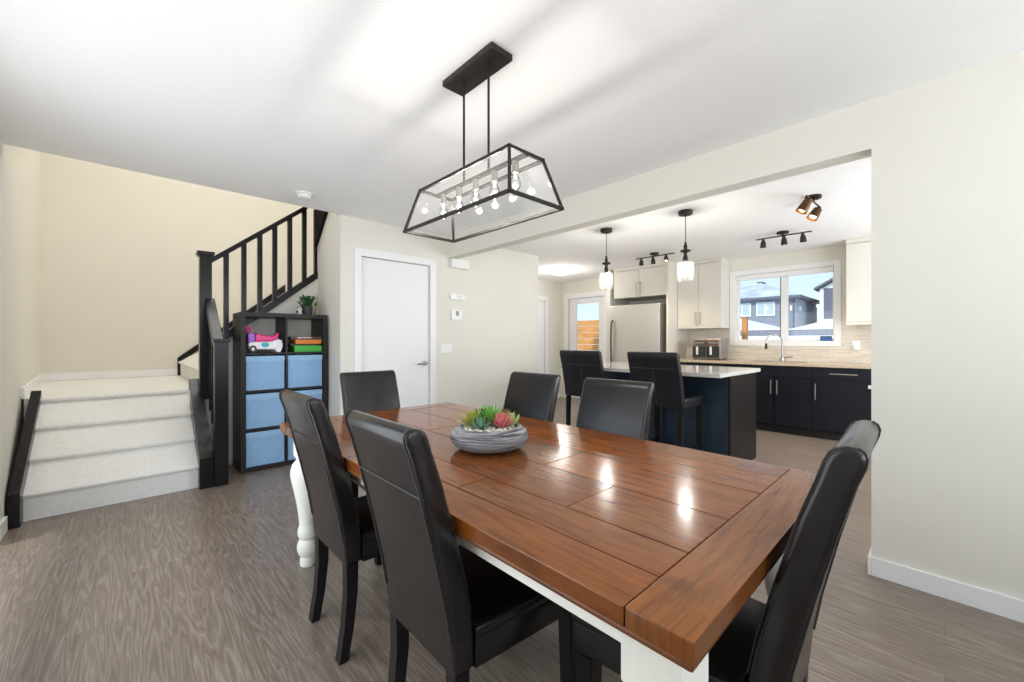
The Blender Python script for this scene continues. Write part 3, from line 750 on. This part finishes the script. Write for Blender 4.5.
bc = [(-bx, -by, zb_), (bx, -by, zb_), (bx, by, zb_), (-bx, by, zb_)]
tcn = [(-tx, -ty, zt_), (tx, -ty, zt_), (tx, ty, zt_), (-tx, ty, zt_)]
for i in range(4):
    bar(bc[i], bc[(i + 1) % 4]); bar(tcn[i], tcn[(i + 1) % 4]); bar(bc[i], tcn[i])
fr.build('frame', 'dark_metal', ch)
sh_ = MB().box(-.008, .008, -ty, ty, zt_ - .012, zt_ + .004, .001)
sh_.build('socket_rail', 'dark_metal', ch)
for i in range(4):
    j = (i + 1) % 4
    mb = MB()
    A, B_, C_, D_ = Vector(bc[i]), Vector(bc[j]), Vector(tcn[j]), Vector(tcn[i])
    mb.quadsheet([A, B_, C_, D_]); mb.build('glass_panel', 'hazy_glass', ch, False)
for k in range(5):
    y = -.26 + .13 * k
    MB().cyl((0, y, zt_ - .012), (0, y, zt_ - .060), .014, .014, 16).build('socket', 'brushed_nickel', ch)
    bu = MB().lathe([(0, -.135), (.011, -.131), (.021, -.118), (.024, -.104), (.020, -.086), (.012, -.070), (.011, -.060)], (0, y, zt_), 24).build('bulb', 'lamp_glass', ch)
    MB().cyl((0, y, zt_ - .061), (0, y, zt_ - .080), .003, None, 8).build('filament_stem', 'bulb_glow', bu)
    light('chandelier_bulb_light', 'POINT', (1.157, 1.465 + y, ZC + zt_ - .104), 1.6, (1, .95, .86), size=.013)


# smoke detector
sd = thing('smoke_detector', 'round white smoke detector on the ceiling near the stairs', 'smoke detector', (1.09, 3.70, ZC))
MB().lathe([(0, -.0005), (.068, -.0005), (.068, -.012), (.060, -.016), (0, -.016)]).build('base', 'white_plastic', sd)
MB().lathe([(0, -.0165), (.056, -.0165), (.052, -.036), (.040, -.044), (0, -.046)]).build('cover', 'white_plastic', sd)
# wall devices
def wallbox(name, lab, cat, x0, x1, z0, z1, d_, extra):
    t = thing(name, lab, cat, ((x0 + x1) / 2, YD, (z0 + z1) / 2))
    hx, hz = (x1 - x0) / 2, (z1 - z0) / 2
    MB().box(-hx, hx, -d_, -.0005, -hz, hz, .006).build('housing', 'white_plastic', t)
    extra(t, hx, hz, d_)
wallbox('door_chime', 'white rectangular door chime box high on the wall beside the closet door', 'door chime', 2.815, 3.07, 2.075, 2.185, .055,
        lambda t, hx, hz, d_: MB().box(-hx + .02, hx - .02, -d_ - .003, -d_, -hz + .012, -hz + .020).build('grille', 'upper_cabinet', t))
wallbox('alarm_sensor', 'small white oval alarm sensor below the door chime', 'sensor', 2.815, 3.025, 1.70, 1.765, .03,
        lambda t, hx, hz, d_: MB().ball((.02, -d_, .01), .03, 1.2, .6, .8).build('lens', 'white_plastic', t))
wallbox('thermostat', 'white wall thermostat with a small grey display', 'thermostat', 2.83, 2.985, 1.455, 1.575, .028,
        lambda t, hx, hz, d_: MB().box(-.018, .022, -d_ - .002, -d_ + .001, -.01, .045).build('display', 'display_grey', t))
def sw(t, hx, hz, d_):
    for x in (-.045, .0, .045): MB().box(x - .014, x + .014, -d_ - .004, -d_ + .001, -.032, .032, .002).build('rocker', 'white_plastic', t)
wallbox('light_switch', 'white triple light switch plate low beside the closet door', 'light switch', 2.685, 2.85, 1.055, 1.165, .008, sw)

# ------------------------------------------------------------------ kitchen: base run, counter, uppers
XF = 6.15
def handle_v(p, x, y, z0, z1, name='handle'):
    MB().cyl((x - .030, y, z0), (x - .030, y, z1), .0075, None, 10).cyl((x, y, z0 + .015), (x - .030, y, z0 + .015), .004, None, 8).cyl((x, y, z1 - .015), (x - .030, y, z1 - .015), .004, None, 8).build(name, 'brushed_nickel', p)
def handle_h(p, x, z, y0, y1):
    MB().cyl((x - .030, y0, z), (x - .030, y1, z), .0075, None, 10).cyl((x, y0 + .015, z), (x - .030, y0 + .015, z), .004, None, 8).cyl((x, y1 - .015, z), (x - .030, y1 - .015, z), .004, None, 8).build('handle', 'brushed_nickel', p)
def base_cab(lab, y0, y1, fronts):
    t = thing('base_cabinet', lab, 'cabinet', (XF, (y0 + y1) / 2, 0))
    h_ = (y1 - y0) / 2
    MB().box(.021, .585, -h_, h_, .10, .882).build('carcass', 'navy_cabinet', t)
    MB().box(.075, .585, -h_, h_, 0, .0995).build('toe_kick', 'toy_black', t)
    for kind, a, b_, z0, z1, hnd in fronts:
        f = MB().box(0, .020, a - (y0 + y1) / 2 + .002, b_ - (y0 + y1) / 2 - .002, z0, z1, .002).build(kind, 'navy_cabinet', t)
        if hnd:
            if hnd[0] == 'v': handle_v(f, 0, hnd[1] - (y0 + y1) / 2, hnd[2], hnd[3])
            else: handle_h(f, 0, hnd[1], hnd[2] - (y0 + y1) / 2, hnd[3] - (y0 + y1) / 2)
    return t
base_cab('dark navy sink base cabinet with two doors under the faucet', 1.13, 1.93,
         [('false_front', 1.13, 1.93, .735, .875, None), ('door', 1.13, 1.528, .115, .728, ('v', 1.495, .51, .69)), ('door', 1.532, 1.93, .115, .728, ('v', 1.565, .51, .69))])
cb_ = base_cab('dark navy base cabinet with one drawer over one door, right of the sink', .50, 1.128,
         [('drawer', .50, 1.128, .735, .875, ('h', .805, .69, .95)), ('door', .50, 1.128, .115, .728, ('v', 1.09, .48, .68))])
MB().box(-.022, -.001, .555 - .814, .60 - .814, .655, .695, .006).box(-.03, -.022, .565 - .814, .59 - .814, .66, .69, .004).build('child_latch', 'white_plastic', cb_)
base_cab('dark navy base cabinet hidden mostly behind the island, under the air fryer', 1.932, 2.90,
         [('drawer', 1.932, 2.90, .735, .875, ('h', .805, 2.28, 2.56)), ('door', 1.932, 2.415, .115, .728, ('v', 2.375, .51, .69)), ('door', 2.419, 2.90, .115, .728, ('v', 2.455, .51, .69))])
base_cab('dark navy base cabinet at the right end behind the wall', -.9, .498,
         [('drawer', -.9, .498, .735, .875, ('h', .805, -.35, -.05)), ('door', -.9, -.2, .115, .728, ('v', -.24, .51, .69)), ('door', -.196, .498, .115, .728, ('v', -.156, .51, .69))])
ct = MB()
for a in ((6.115, 6.26, -.95, 2.90), (6.62, 6.735, -.95, 2.90), (6.26, 6.62, -.95, 1.22), (6.26, 6.62, 1.88, 2.90)): ct.box(a[0], a[1], a[2], a[3], .884, .92)
tag(ct.build('countertop', 'countertop'), 'tan speckled worktop running under the kitchen window', 'countertop')
sk = thing('sink', 'steel undermount sink below the faucet', 'sink', (6.44, 1.55, .89))
MB().box(-.176, -.170, -.325, .325, -.003, .022).box(.170, .176, -.325, .325, -.003, .022).box(-.170, .170, -.325, -.319, -.003, .022).box(-.170, .170, .319, .325, -.003, .022).box(-.176, .176, -.325, .325, -.0075, -.003).build('basin', 'basin_steel', sk)
MB().lathe([(0, 0), (.04, 0), (.042, .003), (0, .003)], (0, 0, -.003)).build('drain', 'chrome', sk)
bs = MB().box(XW - .012, XW - .0005, .0, .924, .9205, 1.42).box(XW - .012, XW - .0005, .924, 2.271, .9205, 1.128).box(XW - .012, XW - .0005, 2.271, 2.90, .9205, 1.42)
tag(bs.build('backsplash', 'mosaic_tile'), 'beige thin strip mosaic tile backsplash behind the sink counter', 'backsplash')
ft = thing('faucet', 'chrome gooseneck pull down faucet at the kitchen sink', 'faucet', (6.66, 1.56, .9205))
MB().cyl((0, 0, 0), (0, 0, .05), .026, .022, 24).build('base', 'chrome', ft)
pts = [(0, 0, .05), (0, 0, .27)] + [(-.05 * (1 - math.cos(a)), .085 * (1 - math.cos(a)), .27 + .10 * math.sin(a)) for a in [PI * k / 10 for k in range(1, 11)]]
pts += [(-.10, .17, .24)]
MB().tube(pts, .010, 12).build('spout', 'chrome', ft)
MB().cyl((-.10, .17, .245), (-.10, .17, .165), .014, .019, 16).build('spray_head', 'dark_metal', ft)
MB().tube([(0, -.02, .045), (-.005, -.06, .055), (-.01, -.125, .062)], .008, 10).build('lever', 'chrome', ft)
af = thing('air_fryer', 'grey two drawer air fryer on the counter left of the sink', 'air fryer', (6.42, 2.44, .9205))
MB().prism([(-.14, .012), (-.155, .03), (-.150, .25), (-.12, .315), (.15, .32), (.155, .012)], 'y', -.205, .205, .022, 3).build('body', 'appliance_grey', af)
for s in (-1, 1):
    dw = MB().box(-.166, -.150, s * .098 - .092, s * .098 + .092, .035, .205, .006).build('drawer', 'appliance_dark', af)
    MB().box(-.196, -.1665, s * .098 - .022 + .03, s * .098 + .000 + .03, .075, .195, .005).build('handle', 'white_plastic', dw)
MB().prism([(-.1525, .215), (-.158, .218), (-.134, .292), (-.128, .288)], 'y', -.17, .17).build('control_panel', 'appliance_panel', af)
MB().cyl((-.140, .0, .255), (-.158, .0, .250), .020, .018, 20).build('dial', 'brushed_nickel', af)
for x in (-.12, .12):
    for y in (-.17, .17): MB().cyl((x, y, 0), (x, y, .02), .014, None, 12).build('foot', 'toy_black', af)
sp_ = thing('wall_outlet', 'white wall outlet with plugged adapter on the backsplash right of the window', 'outlet', (XW - .012, .775, 1.14))
MB().box(-.008, -.0005, -.038, .038, -.06, .06, .003).build('plate', 'white_plastic', sp_)
MB().box(-.045, -.0085, -.030, .010, -.055, -.005, .005).build('adapter', 'white_plastic', sp_)
spg = thing('sponge', 'blue sponge on the kitchen window sill', 'sponge', (XW + .008, 1.085, WZ0))
MB().box(-.025, .022, -.062, .062, .0005, .050, .008).build('foam', 'sponge_blue', spg)
MB().box(-.025, .022, -.062, .062, .0505, .066, .004).build('scouring_pad', 'navy_panel', spg)

def upper(lab, x0, y0, y1, z0, z1, split, hy, hz, rail=True, crown_ends=None):
    t = thing('wall_cabinet', lab, 'cabinet', (x0, (y0 + y1) / 2, z0))
    c0 = (y0 + y1) / 2; h_ = (y1 - y0) / 2; H_ = z1 - z0
    MB().box(.020, XW - x0 - .001, -h_, h_, 0, H_).build('carcass', 'upper_cabinet', t)
    MB().box(-.012, .019, -h_ - (.012 if crown_ends in ('r', 'b') else 0), h_, H_ - .055, H_ - .001, .004).build('crown_moulding', 'upper_cabinet', t)
    if rail: MB().box(.0, .020, -h_, h_, -.035, 0, .002).box(.020, XW - x0 - .02, -h_, -h_ + .018, -.035, 0).build('light_rail', 'upper_cabinet', t)
    edges = [y0] + split + [y1]
    for i, (a, b_) in enumerate(zip(edges, edges[1:])):
        dr = MB().box(0, .0195, a - c0 + .002, b_ - c0 - .002, .004, H_ - .060, .002).build('door', 'upper_cabinet', t)
        if hy[i] is not None: handle_v(dr, 0, hy[i] - c0, hz[0] - z0, hz[1] - z0)
    return t
upper('pale two door wall cabinet between the fridge and the window', 6.40, 2.275, 2.93, 1.43, ZC - .001, [2.605], [2.57, 2.64], (1.46, 1.64), True, 'r')
upper('pale wall cabinet right of the kitchen window', 6.40, .0, .83, 1.43, ZC - .001, [.34], [.30, None], (1.46, 1.64), True)
upper('pale two door cabinet above the fridge', 6.12, 2.975, 3.925, 1.925, ZC - .001, [3.45], [3.415, 3.485], (1.955, 2.165), False)
tag(B(6.10, XW - .001, 2.935, 2.972, 0, ZC - .001, .002).build('end_panel', 'upper_cabinet'), 'tall pale panel on the right side of the fridge', 'panel')
tag(B(6.10, XW - .001, 3.985, 4.06, 0, ZC - .001, .002).build('end_panel', 'upper_cabinet'), 'tall pale panel between the fridge and the exterior door', 'panel')
fg = thing('refrigerator', 'stainless steel refrigerator between tall pale panels', 'refrigerator', (6.06, 3.51, 0))
MB().box(.075, .66, -.455, .455, .02, 1.79, .004).build('cabinet_body', 'fridge_side', fg)
MB().box(0, .070, -.455, .455, .66, 1.80, .012).build('door', 'stainless', fg)
MB().box(0, .070, -.455, .455, .06, .65, .012).build('freezer_drawer', 'stainless', fg)
MB().tube([(-.002, .395, .80), (-.048, .395, .84), (-.058, .395, 1.10), (-.058, .395, 1.25), (-.048, .395, 1.51), (-.002, .395, 1.55)], .012, 10).build('handle', 'dark_metal', fg)
MB().tube([(-.002, -.33, .60), (-.045, -.31, .60), (-.045, .31, .60), (-.002, .33, .60)], .012, 10).build('handle', 'dark_metal', fg)
MB().box(.05, .60, -.44, .44, 0.0, .02).build('foot_grille', 'toy_black', fg)
# island
IX0, IX1, IY0, IY1 = 3.98, 4.72, 1.335, 3.02
il = thing('kitchen_island', 'kitchen island with navy front panel and pale quartz top', 'island', ((IX0 + IX1) / 2, (IY0 + IY1) / 2, 0))
def isl(o): return local(o, il)
isl(B(IX0 + .019, IX1 - .021, IY0 + .019, IY1 - .019, .09, .884).build('carcass', 'espresso_panel'))
isl(B(IX0 + .04, IX1 - .075, IY0 + .03, IY1 - .03, 0, .0895).build('plinth', 'toy_black'))
isl(B(IX0, IX0 + .018, IY0 + .019, IY1 - .019, .0, .884, .001).build('back_panel', 'navy_panel'))
isl(B(IX0, IX1, IY0, IY0 + .0185, 0, .884, .001).build('end_panel', 'espresso_panel'))
isl(B(IX0, IX1, IY1 - .0185, IY1, 0, .884, .001).build('end_panel', 'espresso_panel'))
isl(B(IX0 - .33, IX1 + .035, IY0 - .03, IY1 + .04, .885, .92, .003).build('quartz_top', 'quartz'))
for k in range(3):
    a = IY0 + .02 + k * .548
    f = MB().box(IX1 - .020, IX1, a + .002, a + .546, .10, .88, .002).build('door', 'navy_cabinet'); isl(f)
# bar stools
def make_stool():
    r = thing('bar_stool', '', 'stool')
    o = -.22; W_ = .48
    back = [(.045, .615), (.030, .72), (-.012, .90), (-.055, 1.04), (-.065, 1.080), (-.060, 1.096), (-.046, 1.103), (-.026, 1.099), (-.012, 1.085), (.0, 1.05), (.046, .90), (.088, .72), (.100, .615)]
    MB().prism([(x + o, z) for x, z in back], 'y', -W_ / 2, W_ / 2, .012, 3).build('backrest', 'stool_vinyl', r, True, 50)
    MB().tube([(-.0295 + o, -W_ / 2 + .01, .955), (-.0295 + o, W_ / 2 - .01, .955)], .002, 6).tube([(-.0295 + o, 0, .955), (-.0125 + o, 0, .90), (.0295 + o, 0, .72), (.0435 + o, 0, .625)], .002, 6).build('stitching', 'stool_stitch', r)
    MB().box(.102 + o, .475 + o, -W_ / 2 + .005, W_ / 2 - .005, .60, .695, .018, 3).build('seat', 'stool_vinyl', r, True, 50)
    for x in (.072, .44):
        for s in (-1, 1):
            m = MB(); m._add(m.taper(.017, .021, 0, .609 if x < .1 else .602, (-.015 if x < .1 else 0.01, 0), .002), Matrix.Translation((x + o, s * (W_ / 2 - .03), 0)))
            m.build('leg', 'espresso', r)
    for s in (-1, 1): MB().box(.075 + o, .435 + o, s * (W_ / 2 - .03) - .009, s * (W_ / 2 - .03) + .009, .20, .235, .002).build('side_rung', 'espresso', r)
    fr_ = MB().box(.433 + o, .457 + o, -W_ / 2 + .03, W_ / 2 - .03, .15, .185, .002).build('foot_rung', 'espresso', r)
    MB().box(.429 + o, .461 + o, -W_ / 2 + .06, W_ / 2 - .06, .1852, .188, .001).build('kick_plate', 'chrome', fr_)
    MB().box(.055 + o, .075 + o, -W_ / 2 + .03, W_ / 2 - .03, .20, .235, .002).build('rear_rung', 'espresso', r)
    return r
s1 = make_stool(); s1.location = (3.44 + .22, 1.785, 0); s1.rotation_euler = (0, 0, R(-1))
tag(s1, 'black bar stool nearer the right end of the island', 'stool', 'bar stools at the island')
s2 = copy_tree(s1); s2.location = (3.46 + .22, 2.625, 0); s2.rotation_euler = (0, 0, R(5))
tag(s2, 'black bar stool farther left, in front of the exterior door', 'stool', 'bar stools at the island')

# ------------------------------------------------------------------ kitchen lamps
def make_pendant():
    r = thing('pendant_lamp', '', 'light')
    MB().lathe([(0, -.0005), (.064, -.0005), (.066, -.008), (.064, -.030), (.058, -.038), (.010, -.040), (.010, -.052), (0, -.052)]).build('canopy', 'dark_metal', r)
    MB().cyl((0, 0, -.05), (0, 0, -.32), .0035, None, 10).build('stem', 'dark_metal', r)
    MB().lathe([(0, -.30), (.010, -.30), (.012, -.325), (.020, -.340), (.014, -.352), (.018, -.366), (.045, -.374), (.048, -.381), (.044, -.388), (.020, -.396), (.014, -.412), (.018, -.428), (.024, -.450), (.022, -.478), (.030, -.482), (.030, -.487), (0, -.487)]).build('socket', 'dark_metal', r)
    MB().lathe([(.030, -.484), (.070, -.486), (.075, -.492), (.075, -.668), (.072, -.668), (.072, -.494), (.030, -.488)], seg=40).build('glass_shade', 'seeded_glass', r)
    MB().lathe([(0, -.610), (.012, -.604), (.026, -.580), (.030, -.560), (.025, -.535), (.014, -.508), (.013, -.4875)], seg=24).build('bulb', 'lamp_glass', r)
    MB().cyl((0, 0, -.4875), (0, 0, -.535), .004, None, 8).build('filament_stem', 'bulb_glow', r)
    return r
p1 = make_pendant(); p1.location = (3.868, 2.575, ZC); tag(p1, 'clear glass cylinder pendant lamp over the left stool, farther away', 'light', 'pendant lamps over the island')
p2 = copy_tree(p1); p2.location = (3.880, 1.700, ZC); tag(p2, 'clear glass cylinder pendant lamp over the right half of the island', 'light', 'pendant lamps over the island')
light('pendant_light', 'POINT', (3.868, 2.575, 1.88), 7, (1, .93, .82), size=.019)
light('pendant_light', 'POINT', (3.880, 1.700, 1.88), 7, (1, .93, .82), size=.019)
def track(lab, x, y, half, heads, aim, mat_='dark_metal', rz=0, cup='dark_metal', bulb='warm_bulb_glow', big=1.0):
    t = thing('track_light', lab, 'light', (x, y, ZC), rz)
    MB().lathe([(0, -.0005), (.060, -.0005), (.060, -.020), (.052, -.026), (0, -.026)]).cyl((0, 0, -.026), (0, 0, -.045), .012, None, 14).build('canopy', mat_, t)
    MB().cyl((0, -half, -.045), (0, half, -.045), .0075, None, 12).build('rail', mat_, t)
    for h_, (dx, dy, dz_) in zip(heads, aim):
        d_ = Vector((dx, dy, dz_)).normalized(); p = Vector((0, h_, -.075))
        hd = MB().cyl((0, h_, -.045), (0, h_, -.075), .006, None, 10)
        hd.cyl(p - d_ * .02, p + d_ * .01, .016, .020, 20).cyl(p + d_ * .01, p + d_ * .075 * big, .026 * big, .032 * big, 24, False).cyl(p + d_ * .008, p + d_ * .012, .026 * big, .026 * big, 24)
        o = hd.build('spot_head', cup, t)
        MB().ball(p + d_ * .050 * big, .022 * big).build('bulb', bulb, o)
    return t
track('dark three head track light in front of the fridge cabinets', 5.42, 2.815, .29, (.20, .02, -.17), [(.15, .1, -1), (.1, .0, -1), (-.3, -.2, -1)])
track('dark three head track light in front of the kitchen window', 5.42, 1.265, .27, (.195, -.01, -.19), [(.15, .05, -1), (.1, -.05, -1), (.15, -.05, -1)])
track('bronze amber spotlight pair hanging near the header on the right', 4.28, .775, .21, (.16, -.16), [(-.4, -.55, -1), (-.5, -.3, -1)], 'bronze_metal', R(-92), 'spot_amber', big=1.35)
for x, y, dy in ((5.42, 2.82, 0), (5.42, 1.265, 0)):
    light('track_spot_light', 'SPOT', (x + .02, y, 2.25), 26, WARM, (0, R(-12), 0), .05, spot_size=R(120), spot_blend=.8)
light('track_spot_light', 'SPOT', (4.3, .80, 2.2), 14, WARM, (0, R(10), 0), .05, spot_size=R(120), spot_blend=.8)
dl = thing('ceiling_light', 'round white flush dome light on the ceiling of the far nook', 'light', (5.50, 4.60, ZC))
MB().lathe([(0, -.0005), (.20, -.0005), (.20, -.018), (.190, -.020), (0, -.020)], seg=40).build('base_ring', 'white_plastic', dl)
MB().lathe([(.188, -.0205), (.182, -.040), (.150, -.065), (.09, -.084), (0, -.092)], seg=40).build('dome', 'dome_glow', dl)
light('dome_light', 'POINT', (5.5, 4.6, 2.15), 11, (1, .95, .88), size=.15)

# ------------------------------------------------------------------ outside
tag(B(7.2, 60, -30, 40, -.5, -.30).build('snow_ground', 'snow'), 'snow covered ground outside the kitchen', 'ground', None, 'structure')
fn = thing('cedar_fence', 'orange cedar privacy fence seen through the exterior door', 'fence', (8.6, 7.1, -.3))
m = MB()
for k in range(13):
    z = .02 + k * .155
    m.box(0, .025, -1.5, 2.2, z, z + .148, .006)
m.build('boards', 'cedar', fn)
for y in (-1.45, .35, 2.1): MB().box(-.09, -.001, y - .045, y + .045, 0, 2.08, .004).build('post', 'cedar_post', fn)
pst = thing('fence_post', 'orange cedar fence post outside the left side of the kitchen window', 'post', (8.6, 2.625, -.3))
MB().box(-.045, .045, -.045, .045, 0, 1.93, .004).build('shaft', 'cedar_post', pst)
MB().prism([(-.05, -.05), (.05, -.05), (.05, .05), (-.05, .05)], 'z', 1.9305, 1.95, .004).build('cap', 'cedar_post', pst)
hA = thing('house', 'grey house with a snowy hip roof seen through the left sash of the kitchen window', 'house', (24, 5.09, -.3))
EH = 3.62
MB().box(0, 5, .001, 4.6, 0, EH).build('walls', 'siding_grey', hA)
MB().box(.02, 4.98, -.02, 0, 0, EH).build('side_wall', 'siding_light', hA)
MB().prism([(-.3, -.3), (5.3, -.3), (5.3, 4.9), (-.3, 4.9)], 'z', EH + .001, EH + .13).build('eaves', 'fascia', hA)
rf = MB(); t = bmesh.new()
e = [t.verts.new(p) for p in ((-.27, -.27, EH + .131), (5.27, -.27, EH + .131), (5.27, 4.87, EH + .131), (-.27, 4.87, EH + .131))]
rg = [t.verts.new((2.3, 2.15, EH + 1.20)), t.verts.new((2.7, 2.15, EH + 1.20))]
for f in ((e[0], e[1], rg[1], rg[0]), (e[1], e[2], rg[1]), (e[2], e[3], rg[0], rg[1]), (e[3], e[0], rg[0]), (e[3], e[2], e[1], e[0])): t.faces.new(f)
rf._add(t); rf.build('roof', 'roof_snow', hA, False)
MB().box(2.2, 2.8, 2.0, 2.3, EH + 1.14, EH + 1.24, .02).build('ridge_vent', 'fascia', hA)
for y0, y1 in ((.90, 1.63), (2.0, 2.73)):
    wf = MB().box(-.05, -.001, y0 - .06, y1 + .06, 2.80, 3.50, .01).build('window', 'white_trim', hA)
    MB().box(-.06, -.051, y0, (y0 + y1) / 2 - .03, 2.87, 3.43).build('pane', 'far_glass', wf)
    MB().box(-.06, -.051, (y0 + y1) / 2 + .03, y1, 2.87, 3.43).build('pane', 'far_glass', wf)
MB().box(-.06, -.001, .0, .06, 0, EH).build('downspout', 'fascia', hA)
MB().box(-.10, -.001, .10, .18, 3.0, 3.25, .02).build('sconce', 'white_plastic', hA)
MB().box(.55, .80, -.12, -.021, 3.0, 3.25, .02).build('sconce', 'white_plastic', hA)
hB = thing('house', 'dark sided house with a white gable at the right edge of the kitchen window', 'house', (26, 4.37, -.3))
MB().box(0, 6, -5, 0, 0, 4.2).build('walls', 'siding_dark', hB)
MB().box(-.05, -.001, -.10, .06, 0, 4.2).build('corner_trim', 'white_trim', hB)
MB().box(-.05, -.001, -5, -.101, 2.45, 2.62).build('belly_band', 'white_trim', hB)
MB().prism([(.27, 4.12), (.27, 4.22), (-2.5, 5.85), (-5.27, 4.22), (-5.27, 4.12), (-2.5, 5.72)], 'x', -.3, 6.3).build('roof', 'fascia', hB)
MB().prism([(0, 4.201), (-2.5, 5.65), (-5, 4.201)], 'x', .0, 6).build('gable', 'white_trim', hB)
fe = thing('yard_fence', 'grey weathered yard fence with snow on top beyond the kitchen window', 'fence', (13, 2.6, -.3))
MB().box(0, .04, -2.5, 4.5, 0, 1.80).build('boards', 'weathered_fence', fe)
MB().box(-.03, .07, -2.5, 4.5, 1.801, 1.83, .01).build('snow_cap', 'snow', fe)
tag(MB().prism([(9.4, -.30), (9.4, .2), (11.5, 1.32), (12.9, 1.34), (12.9, -.30)], 'y', -3, 8).build('snow_bank', 'snow'), 'snow piled against the yard fence', 'snow', None, 'structure')
s_ = thing('snowy_shed', 'low shed with a snow covered roof sloping down to the right beyond the yard fence', 'shed', (14.2, 4.0, -.3))
MB().box(0, 2, -.5, 1.5, 0, 1.78).build('walls', 'weathered_fence', s_)
MB().prism([(-.6, 1.781), (1.7, 1.781), (1.7, 2.45), (1.5, 2.43), (-.6, 1.83)], 'x', -.2, 2.2).build('roof', 'snow', s_)
s_ = thing('snowy_shed', 'low shed with a snow covered roof rising to the right beyond the kitchen window', 'shed', (14.2, 2.2, -.3))
MB().box(0, 2, -1.6, .85, 0, 1.78).build('walls', 'weathered_fence', s_)
MB().prism([(.95, 1.781), (-1.7, 1.781), (-1.7, 2.50), (-1.5, 2.48), (.95, 1.83)], 'x', -.2, 2.2).build('roof', 'snow', s_)
